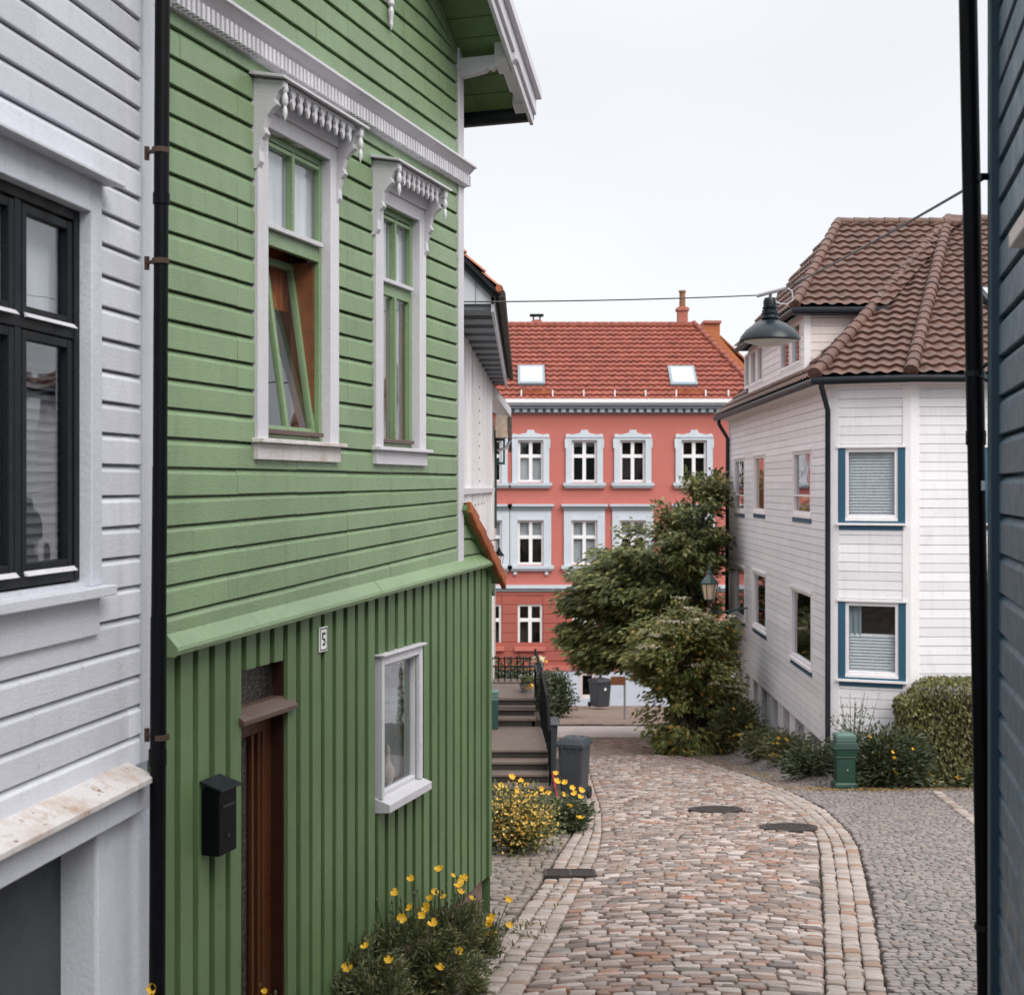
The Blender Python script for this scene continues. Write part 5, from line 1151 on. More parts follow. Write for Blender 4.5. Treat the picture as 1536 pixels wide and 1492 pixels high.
# ---------------------------------------------------------------- foliage helpers
def unit(n): v = RNG.normal(size=(n, 3)); return v/np.linalg.norm(v, axis=1)[:, None]
def leaves(m, P, L, W, upb=.8, flat=0., droop=0., dirs=None, face=None):
    P = np.asarray(P, float); n = len(P); L = L*RNG.uniform(.65, 1.3, (n, 1)); W = W*RNG.uniform(.7, 1.25, (n, 1))
    d = unit(n) if dirs is None else dirs+unit(n)*.55; d[:, 2] = d[:, 2]*(1-flat)-droop; d /= np.linalg.norm(d, axis=1)[:, None]
    nn = unit(n); nn[:, 2] += upb; nn = nn if face is None else nn+face; s_ = np.cross(d, nn); s_ /= np.linalg.norm(s_, axis=1)[:, None]+1e-9; cup = np.cross(s_, d)*W*.18
    m.quads(np.stack([P, P+d*L*.45+s_*W*.5+cup, P+d*L, P+d*L*.45-s_*W*.5+cup], 1)); return m
def ell(n, c, r, shell=.55): 
    v = unit(n); k = (RNG.uniform(shell**3, 1, (n, 1)))**(1/3); return np.asarray(c)+v*k*np.asarray(r)
def clumped(m, cents, per, rad, L, W, upb=.9, droop=.25, flat=.4, squash=.45, out_from=None):
    for c in cents:
        n = max(3, int(per*random.uniform(.6, 1.4))); v = unit(n)*(RNG.uniform(0, 1, (n, 1))**.5)*rad*random.uniform(.7, 1.3); v[:, 2] *= squash
        dr = None; fa = None
        if out_from is not None:
            o = c-np.asarray(out_from); o[2] *= .3; o /= np.linalg.norm(o)+1e-6; fa = np.repeat((o*1.3+GY((0, -.5, 0)))[None], n, 0); dr = np.repeat(o[None], n, 0)*.9
            v = v+np.outer(RNG.uniform(-.5, .9, n), o)*rad
        leaves(m, c+v, L, W, upb, flat, droop, dr, fa)
    return m
def flower_mb(c, r, tilt, n=5):
    m = MB(); c = np.asarray(c, float); ax = np.asarray(tilt, float); ax /= np.linalg.norm(ax); a = np.cross(ax, (0.3, 1, 0)); a /= np.linalg.norm(a); b = np.cross(ax, a)
    for i in range(n):
        t_ = 2*math.pi*i/n+random.uniform(-.2, .2); d = a*math.cos(t_)+b*math.sin(t_); s_ = np.cross(ax, d); rr = r*random.uniform(.85, 1.15)
        m.add([c, c+d*rr*.5+s_*rr*.42+ax*rr*.16, c+d*rr*.95+s_*rr*.42+ax*rr*.55, c+d*rr*1.08+ax*rr*.60, c+d*rr*.95-s_*rr*.42+ax*rr*.55, c+d*rr*.5-s_*rr*.42+ax*rr*.16, c+d*rr*.55+ax*rr*.08],
              [(0, 1, 6), (1, 2, 3, 6), (6, 3, 4, 5), (0, 6, 5)])
    return m
def blooms(m, P, r):
    for p in P: f = flower_mb(p, r*random.uniform(.7, 1.2), unit(1)[0]*.6+GY((0, -.3, .8)), 5); m.add(np.vstack(f.v), f.f)
    return m
# ---------------------------------------------------------------- tree and bushes
tc_ = GY(at(1035, 1000, 37.5)); tree = thing('broadleaf_tree', 'tall broadleaf tree with layered pale tipped leaves in front of the coral house', 'tree', (tc_[0], 37.5, G(tc_[0], 37.5)))
base = GY((tc_[0], 37.5, G(tc_[0], 37.5)-.1)); m = MB(); m.tube([base, base+(.05, 0, 1.2), base+(-.05, .1, 2.6), base+(.25, .1, 4.4), base+(.4, .1, 6.6)], [.19, .15, .12, .08, .02], 9); m.build('trunk', M['bark'], tree, smooth=True)
E = [(at(1068, 790, 37.2), (1.25, 1.6, 1.35), 44), (at(1000, 850, 37), (1.75, 1.8, 1.15), 56), (at(935, 885, 37), (1.3, 1.5, .75), 34), (at(920, 960, 37), (1.15, 1.4, .8), 30), (at(1030, 940, 37.4), (1.7, 1.7, 1.3), 46), (at(868, 950, 37), (.35, .6, .22), 5), (at(880, 905, 37), (.4, .7, .3), 6), (at(1086, 735, 37), (.5, .8, .55), 8)]
cents = np.vstack([ell(int(n*2.1), c, r, .25) for c, r, n in E]); PX = lambda c: 768+c[:, 0]/c[:, 1]*F; cents = cents[PX(cents) < 1073]
m = MB(); hub = base+(0, 0, 3.0)
for c in cents[::3]: k = hub+(0, 0, (c[2]-hub[2])*.45); m.tube([k, k+(c-k)*.55+(0, 0, .15), c], [.05, .03, .008], 5)
m.build('limb', M['bark'], tree)
m = MB(); clumped(m, cents, 105, .40, .20, .095, 1.1, .45, .3, .55, out_from=hub); m.build('crown', M['treeleaf'], tree)
bc = GY(hit(1040, 1133)); bz = G(bc[0], bc[1])
bush = thing('elder_bush', 'large bush with cream flower heads at the lane corner under the wall lantern', 'bush', (bc[0], bc[1]+.6, bz))
bd = bc[1]+.7
E = [(at(1055, 985, bd), (.85, .9, 1.15), 44), (at(1000, 985, bd), (.75, .9, .85), 30), (at(1045, 1075, bd), (.95, 1.0, .95), 40), (at(1090, 1020, bd+.5), (.6, .8, 1.2), 24), (at(1040, 1115, bd), (.85, .7, .4), 16), (at(1040, 952, bd), (.5, .6, .36), 10)]
cents = np.vstack([ell(int(n*2.1), c, np.array(r)*1.12, .4) for c, r, n in E]); py_ = 730-cents[:, 2]/cents[:, 1]*F; cents = cents[(PX(cents) < 1092) & (py_ > np.where((PX(cents) > 1036), 936, 905))]
m = MB(); b0 = GY((bc[0], bd, bz-.05))
for i, c in enumerate(cents[::5]): m.tube([b0+RNG.normal(0, .12, 3)*(1, 1, 0), b0+(c-b0)*.5+(0, 0, .25), c], [.035, .022, .006], 5)
m.build('stem', M['bark'], bush)
m = MB(); clumped(m, cents, 95, .30, .15, .07, 1.1, .4, .25, .7, out_from=b0+(0, 0, 1.6)); m.build('foliage', M['elderleaf'], bush)
m = MB()
fc = [c for c in cents if c[1] < bd+.3 and c[2] > b0[2]+1.3]; random.shuffle(fc)
for c in fc[:64]:
    o_ = c-(b0+(0, 0, 1.6)); o_ /= np.linalg.norm(o_); c = c+o_*.26+GY((0, -.08, .08)); n = 44; v = RNG.normal(0, .085, (n, 3)); v[:, 2] *= .25; leaves(m, c+v, .055, .05, 2.5, .8, 0)
m.build('blossom', M['blossom'], bush)
# clipped hedge before the white house
hx0, hx1, hy0, hy1, hz1 = 6.98, 11.6, 23.62, 24.30, at(1400, 1022, 23.7)[2]; hzb = G(8, 23.8)
hedge = thing('clipped_hedge', 'dense clipped yellow green hedge in front of the white corner house', 'hedge', (8, 23.9, hzb))
n = 15000; P = np.stack([RNG.uniform(hx0, hx1, n), RNG.uniform(hy0, hy1, n), RNG.uniform(hzb, hz1, n)], 1)
face = RNG.uniform(0, 1, n); k = face < .62; P[k, 1] = hy0+RNG.uniform(-.05, .06, k.sum())+.05*np.sin(P[k, 0]*5)*np.sin(P[k, 2]*4); k2 = (face >= .62) & (face < .84); P[k2, 2] = hz1+RNG.uniform(-.05, .05, k2.sum()); k3 = face >= .84; P[k3, 0] = hx0+RNG.uniform(-.05, .05, k3.sum())
cr_ = smv(hx0+.55, hx0, P[:, 0])*smv(hz1-.6, hz1, P[:, 2]); P[:, 2] -= cr_*.35; P[:, 0] += smv(hzb+.8, hzb, P[:, 2])*.1
m = MB(); leaves(m, P, .085, .05, .5, 0, .55, np.repeat(GY((0, -.5, -.3))[None], n, 0)); m.build('foliage', M['hedgeleaf'], hedge)
m = MB(); m.box(hx0+.22, hx1-.1, hy0+.10, hy1-.05, hzb, hz1-.32); m.build('inner_twigs', M['bark'], hedge)
def shrub(name, label, cat, x, y, w_, h_, n, mt, L=.09, W=.04, upb=.6, droop=.1, group=None, fl=None, nfl=0, flr=.03, squash=.55, dep=None, sticks=0, z0=None):
    z = G(x, y) if z0 is None else z0; t = thing(name, label, cat, (x, y, z), group); nc = max(6, n//40)
    cents = ell(nc, (x, y, z+h_*.45), (w_*.42, (dep or w_)*.42, h_*.46), .35); cents[:, 2] = np.maximum(cents[:, 2], z+.03)
    m = MB(); clumped(m, cents, 40, w_*.16+.05, L, W, upb, droop, .1, .8, out_from=(x, y, z)); m.build('foliage', mt, t)
    m = MB()
    for c in cents[::2]: m.tube([(x+random.uniform(-.1, .1)*w_, y, z-.02), c], [.012, .004], 4)
    for i in range(sticks):
        a = random.uniform(0, 6.28); q_ = GY((x+math.cos(a)*w_*random.uniform(.1, .6), y+math.sin(a)*w_*.4, z+h_*random.uniform(.9, 1.25))); m.tube([(x, y, z), (x+q_[0]*0, y, z+h_*.5) if False else ((x+q_[0])/2, (y+q_[1])/2, z+h_*.55), q_], [.012, .008, .003], 4)
    m.build('stem', M['stem'], t)
    if nfl:
        P = cents[RNG.integers(0, len(cents), nfl)]+RNG.normal(0, .085, (nfl, 3)) if nfl > 100 else ell(nfl, (x, y-.05, z+h_*.55), (w_*.5, (dep or w_)*.5, h_*.5), .75); P = P[(P[:, 2] > z+h_*RNG.uniform(.1, .45, nfl))] if nfl > 100 else P; P[:, 1] -= .05; P[:, 2] = np.maximum(P[:, 2], z+h_*.12); m = MB(); blooms(m, P, flr); m.build('flower', fl or M['petal'], t)
    return t
q = hit(776, 1284); shrub('flowering_shrub', 'rounded shrub covered in pale yellow flowers by the corner of the green house', 'shrub', q[0], q[1]+.35, .86, .74, 3600, M['herb'], .06, .035, fl=M['petal_pale'], nfl=2300, flr=.015, sticks=14)
q = hit(846, 1250); shrub('poppy_clump', 'leafy clump with a few tall yellow flowers in front of the grey wheelie bin', 'plant', q[0], q[1]+.25, .55, .42, 1500, M['darkleaf'], .10, .04, nfl=6, flr=.045, sticks=8)
t = C.objects[-1]
q = hit(838, 1246); tp_ = thing('tall_poppies', 'tall yellow poppies rising between the yellow shrub and the wheelie bin', 'plant', (q[0], q[1], G(*q)))
m = MB(); fl_ = []
for (px, py) in ((752, 1178), (768, 1166), (776, 1188), (790, 1178), (800, 1192), (812, 1184), (760, 1196), (822, 1190), (836, 1172), (834, 1160), (862, 1190), (858, 1182), (870, 1195), (848, 1174), (845, 1192), (872, 1186), (744, 1182), (782, 1172)):
    p = at(px, py, q[1]+random.uniform(-.5, .5)); x_ = p[0]+random.uniform(-.05, .05); m.tube([(x_, p[1]+.05, G(x_, p[1])), ((x_+p[0])/2+.01, p[1]+.03, p[2]-.2), p], .004, 4); fl_.append(p)
m.build('stem', M['stem'], tp_)
for p in fl_: flower_mb(p, .042*random.uniform(.85, 1.2), (random.uniform(-.4, .4), -.6, .7), 5).build('flower', M['petal'], tp_)
# poppies at the foot of the green wall
def poppy(label, px, d, wdt, hgt, n, flowers, name='poppy_plant'):
    x = (px-768)/F*d; z = G(x, d); t = thing(name, label, 'plant', (x, d, z), 'yellow poppies along the green wall'); m = MB()
    nc = max(5, n//45); cents = ell(nc, (x, d, z+hgt*.42), (wdt*.48, wdt*.42, hgt*.5), .2); cents[:, 2] = np.maximum(cents[:, 2], z+.03)
    clumped(m, cents, 120, .085, .050, .016, .5, .05, .0, .9, out_from=(x, d, z-.1)); m.build('foliage', M['herb'], t)
    m = MB(); heads = []
    for (fx, fy) in flowers:
        p = at(fx, fy, d+random.uniform(-.25, .1)); b = GY((x+(p[0]-x)*.45, d, z)); m.tube([b, (b+p)/2+RNG.normal(0, .02, 3), p-(0, 0, .0)], .0032, 4); heads.append(p)
    for i in range(int(14*wdt/.4)):
        p = GY((x+random.uniform(-.5, .5)*wdt, d+random.uniform(-.4, .1)*wdt, z+hgt*random.uniform(.8, 1.35))); b = GY((x+(p[0]-x)*.4, d, z)); m.tube([b, (b+p)/2+RNG.normal(0, .02, 3), p], .0028, 4); m.lathe(p, [(.0, -.006), (.008, .004), (.009, .016), (.004, .028), (.0, .03)], 6)
    m.build('stem', M['stem'], t)
    for p in heads: flower_mb(p, (.028 if d > 8 else .02)*random.uniform(.85, 1.25), (random.uniform(-.5, .5), random.uniform(-.9, -.1), random.uniform(.3, .9)), 5).build('flower', M['petal'], t)
    return t
poppy('bushy poppy plant at the green wall nearest the camera with one yellow bloom', 532, 8.55, .52, .42, 1000, [(506, 1413)])
poppy('largest poppy clump under the small lower window with most blooms', 612, 9.05, .66, .55, 1500, [(571, 1366), (592, 1340), (616, 1362), (633, 1373), (617, 1318), (586, 1411), (602, 1376), (650, 1386), (640, 1362)])
poppy('poppy clump in front of the brown foundation stone', 668, 9.7, .50, .5, 1000, [(659, 1304), (679, 1314), (692, 1322), (687, 1330), (691, 1338), (666, 1346), (652, 1338), (645, 1347), (707, 1348), (708, 1363), (696, 1318)])
poppy('low feathery poppy plant without many blooms spreading under the lower window', 566, 8.35, .55, .30, 900, [(548, 1420), (521, 1452), (583, 1440)])
poppy('sparse low poppy growing out of the path setts', 727, 10.2, .36, .24, 420, [(735, 1385), (739, 1400), (732, 1404), (764, 1388), (763, 1350), (738, 1378)])
poppy('poppy beside the left stone border near the bottom edge', 672, 9.0, .50, .26, 700, [(688, 1427), (690, 1446), (656, 1475), (648, 1450), (660, 1452)])
poppy('single poppy at the foot of the black downpipe by the pale house', 222, 6.0, .20, .38, 160, [(229, 1483), (155, 1488)])
poppy('poppy in front of the brown door with one low bloom', 395, 7.7, .25, .30, 250, [(398, 1486)])
# plants along the white house
vl = ['dark leafy plant with yellow flowers against the foundation piers', 'low grey green plant at the lane edge near the farther foundation piers', 'spiky herb clump between the piers and the white house downpipe', 'low dry tipped herb beside the lane left of the cabinet', 'dark shrub behind the green cabinet', 'dark shrub at the left foot of the clipped hedge', 'low weeds under the clipped hedge with yellow flowers']
for lab, px, py, w_, h_, n, mt, nf in ((vl[0], 1108, 1128, .9, 1.15, 3200, M['herb'], 14), (vl[1], 1146, 1148, 1.0, .5, 1800, M['herb'], 5), (vl[2], 1178, 1158, .85, .5, 1600, M['herb'], 8), (vl[3], 1215, 1174, .85, .5, 1800, M['darkleaf'], 0), (vl[4], 1308, 1172, 1.1, .95, 4200, M['darkleaf'], 6), (vl[5], 1350, 1176, .95, .95, 4000, M['darkleaf'], 5), (vl[6], 1432, 1182, 1.5, .38, 1000, M['herb'], 8)):
    d = hit(px, py)[1] + .15; x = (px-768)/F*d
    if px > 1290: d = 23.5; x = (px-768)/F*d+(.12 if px < 1330 else 0)
    if px < 1230: d = hit(px, py)[1]; d = min(max(d, 23.5), 31); x = min((px-768)/F*d, 5.75)
    shrub('garden_plant', lab, 'plant', x, d, w_, h_, n, mt, .12, .035, .4, .1, 'plants along the white house', nfl=nf, flr=.045, sticks=5, dep=.5)
q = at(1275, 1100, 23.9); shrub('dry_lavender', 'dark wispy lavender bush with dry seed heads behind the green cabinet', 'shrub', q[0]+.05, 23.95, 1.0, 1.35, 1700, M['darkleaf'], .07, .02, .3, .1, sticks=12)
q = hit(1012, 1136)
# hedge and bushes by the far steps
shrub('dark_hedge', 'dark green hedge behind the iron fence at the top of the steps', 'hedge', .05, 29.0, 1.7, 1.25, 5200, M['darkleaf'], .09, .05, dep=.8, z0=-5.1)
q = hit(829, 1062); shrub('round_bush', 'dark rounded bush at the corner of the coral house base', 'bush', (829-768)/F*44, 44, 1.25, 1.45, 5200, M['darkleaf'], .11, .06)
q = at(789, 1045, 25.2); pl_ = thing('flower_pot', 'grey flower pot with yellow blooms on the upper landing', 'planter', (q[0], 25.2, -3.88))
m = MB(); m.lathe((q[0], 25.2, -3.88), [(.09, 0), (.135, .17), (.14, .17), (.125, .16)], 14); m.build('pot', M['pot'], pl_, smooth=True)
m = MB(); clumped(m, ell(10, (q[0], 25.2, -3.64), (.18, .14, .10)), 25, .08, .09, .04); m.build('foliage', M['herb'], pl_); m = MB(); blooms(m, [at(px, py, 25.1) for px, py in ((797, 1027), (791, 1033), (788, 1031), (796, 1032))], .05); m.build('flower', M['petal'], pl_)
q = at(809, 1008, 24.45); pl_ = thing('hanging_planter', 'grey planter of cream and orange flowers at the top of the stair railing', 'planter', q)
m = MB(); m.lathe(q, [(.06, 0), (.095, .16), (.10, .16), (.09, .15)], 12); m.tube([q+(-.09, 0, .12), q+(-.17, .1, .12)], .012, 6); m.build('pot', M['pot'], pl_, smooth=True)
m = MB(); blooms(m, ell(40, q+(0, 0, .22), (.12, .11, .07)), .035); m.build('flower', M['blossom'], pl_); m = MB(); blooms(m, ell(9, q+(.04, -.02, .20), (.11, .10, .06)), .03); m.build('flower', M['petal'], pl_)

# ---------------------------------------------------------------- bins, cabinet, lamps, signs
def wheelie_bin(label, x, y, w_, d_, h_, yaw, z=None, sticker=False):
    z = G(x, y)+.01 if z is None else z; t = thing('wheelie_bin', label, 'bin', (x, y, z)); cy, sy = math.cos(yaw), math.sin(yaw)
    def P(a, b, c): return GY((x+a*cy-b*sy, y+a*sy+b*cy, z+c))
    def hx(m, lo, hi): m.hexa([P(*p) for p in lo], [P(*p) for p in hi])
    a, b = w_/2, d_/2; k = .80
    m = MB(); hx(m, [(-a*k, -b*k, .05), (a*k, -b*k, .05), (a*k, b*.92, .05), (-a*k, b*.92, .05)], [(-a, -b, h_-.11), (a, -b, h_-.11), (a, b, h_-.11), (-a, b, h_-.11)]); m.build('body', M['bin'], t, bevel=.03)
    m = MB(); hx(m, [(-a-.025, -b-.03, h_-.13), (a+.025, -b-.03, h_-.13), (a+.025, b+.02, h_-.13), (-a-.025, b+.02, h_-.13)], [(-a-.025, -b-.03, h_-.085), (a+.025, -b-.03, h_-.085), (a+.025, b+.02, h_-.085), (-a-.025, b+.02, h_-.085)])
    for s_ in (-.6, 0, .6): hx(m, [(a*s_-.012, -b-.028, h_-.2), (a*s_+.012, -b-.028, h_-.2), (a*s_+.012, -b+.02, h_-.2), (a*s_-.012, -b+.02, h_-.2)], [(a*s_-.012, -b-.028, h_-.12), (a*s_+.012, -b-.028, h_-.12), (a*s_+.012, -b+.02, h_-.12), (a*s_-.012, -b+.02, h_-.12)])
    m.build('rim', M['bin'], t, bevel=.008)
    m = MB(); hx(m, [(-a-.03, -b-.045, h_-.084), (a+.03, -b-.045, h_-.084), (a+.03, b+.05, h_-.084), (-a-.03, b+.05, h_-.084)], [(-a*.86, -b*.82, h_), (a*.86, -b*.82, h_), (a*.86, b*.86, h_-.005), (-a*.86, b*.86, h_-.005)])
    for s_ in (-.35, .35): hx(m, [(a*s_-.06, -b*.7, h_-.01), (a*s_+.06, -b*.7, h_-.01), (a*s_+.06, b*.7, h_-.01), (a*s_-.06, b*.7, h_-.01)], [(a*s_-.05, -b*.66, h_+.012), (a*s_+.05, -b*.66, h_+.012), (a*s_+.05, b*.66, h_+.010), (a*s_-.05, b*.66, h_+.010)])
    m.build('lid', M['binlid'], t, bevel=.015)
    m = MB(); m.tube([P(-a*.8, b+.06, h_-.10), P(a*.8, b+.06, h_-.10)], .016, 8); [m.tube([P(s_*a*.8, b, h_-.12), P(s_*a*.8, b+.06, h_-.10)], .014, 6) for s_ in (-1, 1)]; m.build('handle', M['binlid'], t)
    ax = P(1, 0, 0)-P(0, 0, 0)
    for s_ in (-1, 1):
        m = MB(); m.lathe(P(s_*(a*.86)+(-.025), b*.95, .10), [(.05, 0), (.095, .004), (.10, .012), (.10, .040), (.095, .048), (.05, .05), (.0, .044)], 18, ax); m.build('wheel', M['rubber'], t, smooth=True)
    m = MB(); m.tube([P(-a*.85, b*.95, .10), P(a*.85, b*.95, .10)], .012, 6); m.build('axle', M['iron'], t)
    if sticker: m = MB(); m.lathe(P(.02, -b*.965-.014, h_*.66), [(.05, 0), (.05, .004), (0, .005)], 14, P(0, -1, 0)-P(0, 0, 0)); m.build('sticker', M['whitebox'], t)
    return t
q = hit(864, 1203); wheelie_bin('grey wheelie bin with dark lid standing at the left lane border', (862-768)/F*21.2, 21.35, .42, .46, 1.01, R(-20))
wheelie_bin('wheelie bin with round white sticker standing before the coral house base', (900-768)/F*48, 48, .60, .62, 1.05, R(30), z=G(3, 48)+.09, sticker=True)
q = at(822, 1140, 24.6); sb = thing('narrow_bin', 'narrow dark bin half hidden behind the stair railing', 'bin', (q[0]+.05, 24.9, G(.6, 24.9)))
zb_ = G(.6, 24.9); zt_ = at(0, 1083, 24.9)[2]; x_ = q[0]+.03; m = MB(); m.hexa([(x_-.10, 24.7, zb_), (x_+.11, 24.7, zb_), (x_+.11, 25.05, zb_), (x_-.10, 25.05, zb_)], [(x_-.16, 24.62, zt_), (x_+.15, 24.62, zt_), (x_+.15, 25.1, zt_), (x_-.16, 25.1, zt_)]); m.build('body', M['bin'], sb, bevel=.015)
m = MB(); m.hexa([(x_-.20, 24.58, zt_), (x_+.20, 24.58, zt_), (x_+.20, 25.14, zt_), (x_-.20, 25.14, zt_)], [(x_-.17, 24.62, zt_+.07), (x_+.17, 24.62, zt_+.07), (x_+.17, 25.1, zt_+.07), (x_-.17, 25.1, zt_+.07)]); m.build('lid', M['binlid'], sb, bevel=.01)
q = GY((.64, 20.9, G(.64, 20.9))); tl = thing('hand_tool', 'slim black and red handled tool leaning by the steps beside the wheelie bin', 'tool', q)
m = MB(); m.tube([q+(.09, 0, 0), q+(.0, .1, .46)], .016, 6); m.build('shaft', M['redplastic'], tl); m = MB(); m.tube([q+(-.03, .1, .46), q+(.03, .1, .48), q+(.10, .1, .42), q+(.15, .08, .28)], .022, 6); m.build('grip', M['rubber'], tl)
# green cable cabinet
q = hit(1271, 1185); cx, cy_ = q[0], q[1]+.2; cz = G(cx, cy_)
cb = thing('cable_cabinet', 'green metal cable cabinet with pale cap standing at the paving edge', 'cabinet', (cx, cy_, cz))
def ring(m, w0, d0, z0, w1, d1, z1): m.hexa([(cx-w0/2, cy_-d0/2, cz+z0), (cx+w0/2, cy_-d0/2, cz+z0), (cx+w0/2, cy_+d0/2, cz+z0), (cx-w0/2, cy_+d0/2, cz+z0)], [(cx-w1/2, cy_-d1/2, cz+z1), (cx+w1/2, cy_-d1/2, cz+z1), (cx+w1/2, cy_+d1/2, cz+z1), (cx-w1/2, cy_+d1/2, cz+z1)])
m = MB(); ring(m, .40, .30, -.1, .40, .30, .10); ring(m, .40, .30, .10, .35, .26, .14); m.build('plinth', M['boxgreen'], cb, bevel=.012)
m = MB(); ring(m, .33, .25, .13, .33, .25, .58); m.build('body', M['boxgreen'], cb, bevel=.015)
m = MB(); ring(m, .36, .28, .56, .36, .28, .60); ring(m, .35, .27, .60, .42, .31, .72); ring(m, .45, .34, .72, .45, .34, .76); ring(m, .42, .31, .76, .36, .28, .84); m.build('hood', M['boxgreen'], cb, bevel=.012)
m = MB(); ring(m, .34, .27, .84, .35, .28, .95); ring(m, .35, .28, .95, .29, .22, .985); m.build('cap', M['boxgreen_l'], cb, bevel=.015)
m = MB(); ring(m, .24, .252, .20, .24, .252, .52); m.build('door', M['boxgreen'], cb, bevel=.006); m = MB(); m.lathe((cx+.02, cy_-.127, cz+.36), [(.016, 0), (.016, .01), (0, .012)], 10, (0, -1, 0)); m.build('lock', M['steel'], cb)
# lamp hung on the cable across the lane
ld = 12.0; lc = at(1155, 0, ld); lz = lambda y: (730-y)/F*ld; ls = ld/F
lamp = thing('hanging_street_lamp', 'dark enamel street lamp with wide shade hanging on the cable over the lane', 'street lamp', (lc[0], ld, lz(515)))
m = MB(); m.lathe((lc[0], ld, 0), [(42*ls, lz(512)), (45.5*ls, lz(510)), (44*ls, lz(505)), (36*ls, lz(495)), (24*ls, lz(486)), (13*ls, lz(481)), (12*ls, lz(479)), (12*ls, lz(466)), (10*ls, lz(464)), (10*ls, lz(452)), (8*ls, lz(447)), (0, lz(447))], 36); m.build('shade', M['lampblue'], lamp, smooth=True)
m = MB(); m.lathe((lc[0], ld, 0), [(0, lz(519.5)), (16*ls, lz(518.5)), (32*ls, lz(514)), (41*ls, lz(511.5))], 30); m.build('diffuser', M['lampin'], lamp, smooth=True)
m = MB(); [m.lathe((lc[0], ld, 0), [(r*ls, lz(y)), (r*ls+.006, lz(y-1)), (r*ls, lz(y-2))], 24) for r, y in ((13, 479), (12.4, 472), (11, 463))]; m.build('ring', M['iron'], lamp)
pA = GY((lc[0]-20*ls, ld, lz(443))); pB = GY((lc[0]+21*ls, ld-.1, lz(434)))
m = MB(); m.tube([pA, pB], .022, 8); m.tube([(lc[0], ld, lz(448)), (lc[0], ld-.04, lz(438))], .015, 8); m.build('hanger_bar', M['trim'], lamp)
m = MB(); m.tube([pB, pB+(.05, 0, -.03), pB+(.06, 0, -.11), pB+(.0, 0, -.15), pB+(-.07, 0, -.14), (lc[0]+.03, ld, lz(449))], .006, 5); m.build('feed_cable', M['trim'], lamp)
aR = at(1481, 265, 5.47); aL = GY((-.98, 10.59, 1.47))
def sag(a, b, k, n=14): return [a+(b-a)*i/n-GY((0, 0, k*4*(i/n)*(1-i/n))) for i in range(n+1)]
ca = thing('span_cable', 'thin cable stretched across the lane carrying the hanging lamp', 'cable', aR)
m = MB(); m.tube(sag(pB, aR, .015), .0065, 6); m.build('wire', M['wire'], ca); m = MB(); m.tube(sag(pA, aL, .02), .006, 6); m.build('wire', M['wire'], ca)
m = MB(); m.lathe(aR+(.0, .0, 0), [(.015, -.03), (.015, .03), (0, .032)], 8, (1, 0, 0)); m.build('eye_bolt', M['iron'], ca)
def lantern(label, c, s_, arm, mt, dark=False):
    c = GY(c); t = thing('wall_lantern', label, 'lantern', c); P = lambda pr: [(r*s_, z*s_) for r, z in pr]
    m = MB(); m.lathe(c, P([(.13, -.05), (.15, -.02), (.15, 0)]), 6); m.build('base', mt, t)
    m = MB(); m.lathe(c, P([(.14, .0), (.22, .40)]), 6); m.build('glass', M['lampglass'] if not dark else M['lampin'], t)
    m = MB(); 
    for i in range(6): a = i*math.pi/3; d0 = GY((math.cos(a), math.sin(a), 0)); m.tube([c+d0*.145*s_, c+d0*.225*s_+(0, 0, .40*s_)], .012*s_, 5)
    m.build('frame_bar', mt, t)
    m = MB(); m.lathe(c, P([(.255, .39), (.265, .42), (.20, .50), (.11, .60), (.075, .64), (.08, .68), (.05, .72), (.025, .78), (.03, .81), (.0, .90)]), 6); m.build('roof', mt, t)
    m = MB(); m.tube([GY(p) for p in arm], .026*s_, 8); m.build('arm', mt, t, smooth=True); return t
lc2 = at(1064, 898, 34.6); wl = lfr.p(lfr.L-3.4, 0, 0.03)
lantern('green six sided lantern on a bracket at the far corner of the white corner house', lc2, 1.0, [lc2+(0, 0, -.05), lc2+(.0, 0, -.28), lc2+(.25, .05, -.36), (wl[0], wl[1]+.0, lc2[2]-.25)], M['lampgreen'])
lc3 = GY((-.19, 19.5, at(0, 846, 19.5)[2])); lantern('small dark lantern on an arm on the flaking white house', lc3, .32, [lc3+(0, 0, .28), lc3+(0, 0, .36), lc3+(-.15, 0, .34), (gfr.p(3.9, 0, 0)[0], 19.5, lc3[2]+.34)], M['iron'], True)
q = at(937, 1083, 43); sp_ = thing('sign_post', 'brown street sign on thin grey post in front of the coral house', 'sign', (q[0], 43, G(q[0], 43)))
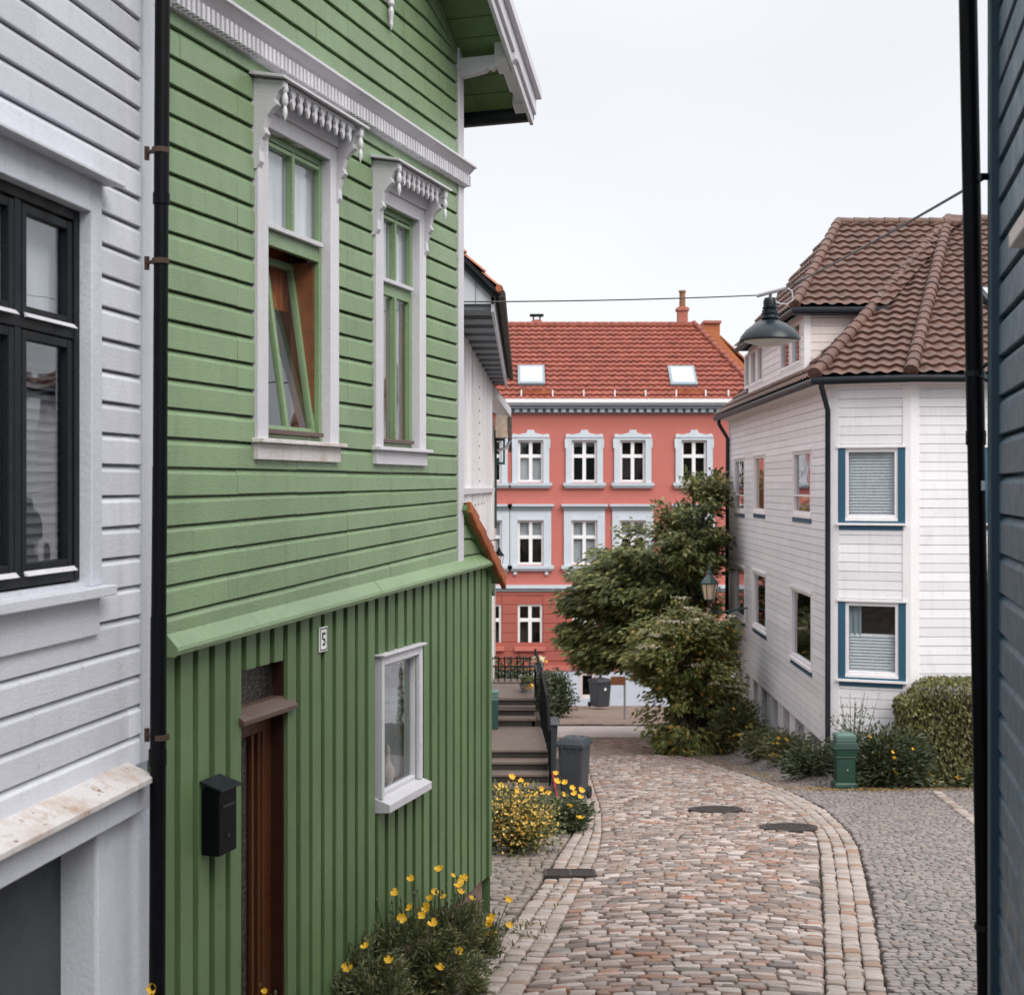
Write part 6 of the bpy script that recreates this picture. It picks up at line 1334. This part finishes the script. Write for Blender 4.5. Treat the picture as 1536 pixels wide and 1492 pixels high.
m = MB(); m.tube([(q[0], 43, G(q[0], 43)), (q[0], 43, at(0, 1015, 43)[2])], .035, 8); m.build('post', plain('galvanised_post', (.30, .32, .33), .5, .5), sp_); a, b = at(916, 1027, 43), at(938, 1014, 43); m = MB(); m.box(a[0], b[0], 42.95, 42.98, a[2], b[2]); m.build('panel', plain('brown_sign', (.20, .075, .03), .5), sp_, bevel=.004)
# litter, moss and weeds in the joints: uncountable
def scatter(name, P, mt, L, W, up=2.0, **k):
    m = MB(); leaves(m, P, L, W, up, **k); return tag(m.build(name, mt), kind='stuff', **{})
n = 900; y = RNG.uniform(8.5, 20, n); k = RNG.integers(0, 3, n); x = np.where(k == 0, L_out(y), np.where(k == 1, L_out(y)+(L_in(y)-L_out(y))*.36, L_out(y)+(L_in(y)-L_out(y))*.68))+RNG.normal(0, .012, n)
k = np.sin(y*2.1)+np.sin(y*5.3+1) > .1; P = np.stack([x, y, Gv(x, y)+.0], 1)[k]
tag(scatter('border_moss', P, M['herb'], .035, .012, .4), 'fine green moss and weeds growing in the left border joints', 'weeds')
n = 700; y = RNG.uniform(23.0, 30.5, n); x = R_out(y)+.05+np.abs(RNG.normal(0, .35, n)); P = np.stack([x, y, Gv(x, y)+.02], 1)
n2 = 1500; y2 = 23.1+RNG.normal(0, .2, n2); x2 = np.where(RNG.uniform(0, 1, n2) < .5, RNG.normal(6.0, .55, n2), RNG.uniform(5.1, 9.5, n2)); P = np.vstack([P, np.stack([x2, y2, Gv(x2, y2)+.02], 1)])
tag(scatter('leaf_litter', P, M['dry'], .055, .03, 2.5, flat=.8), 'fallen ochre leaves along the verge and under the hedge', 'leaf litter')
n = 1200; y = RNG.uniform(7.5, 11.4, n); x = -1.683+.3287*(y-6.543)+.05+np.abs(RNG.normal(0, .22, n)); P = np.stack([x, y, Gv(x, y)+.0], 1)
tag(scatter('wall_weeds', P, M['herb'], .07, .018, .3, droop=-.35), 'short weeds along the foot of the green wall', 'weeds')
n = 700; y = RNG.uniform(12, 20.5, n); x = RNG.uniform(-.7, .5, n); P = np.stack([x, y, Gv(x, y)+.01], 1); P = P[(np.sin(x*7)+np.sin(y*4)) > .2]
tag(scatter('path_weeds', P, M['herb'], .05, .014, .4, droop=-.2), 'small weeds between the setts by the yellow shrub', 'weeds')
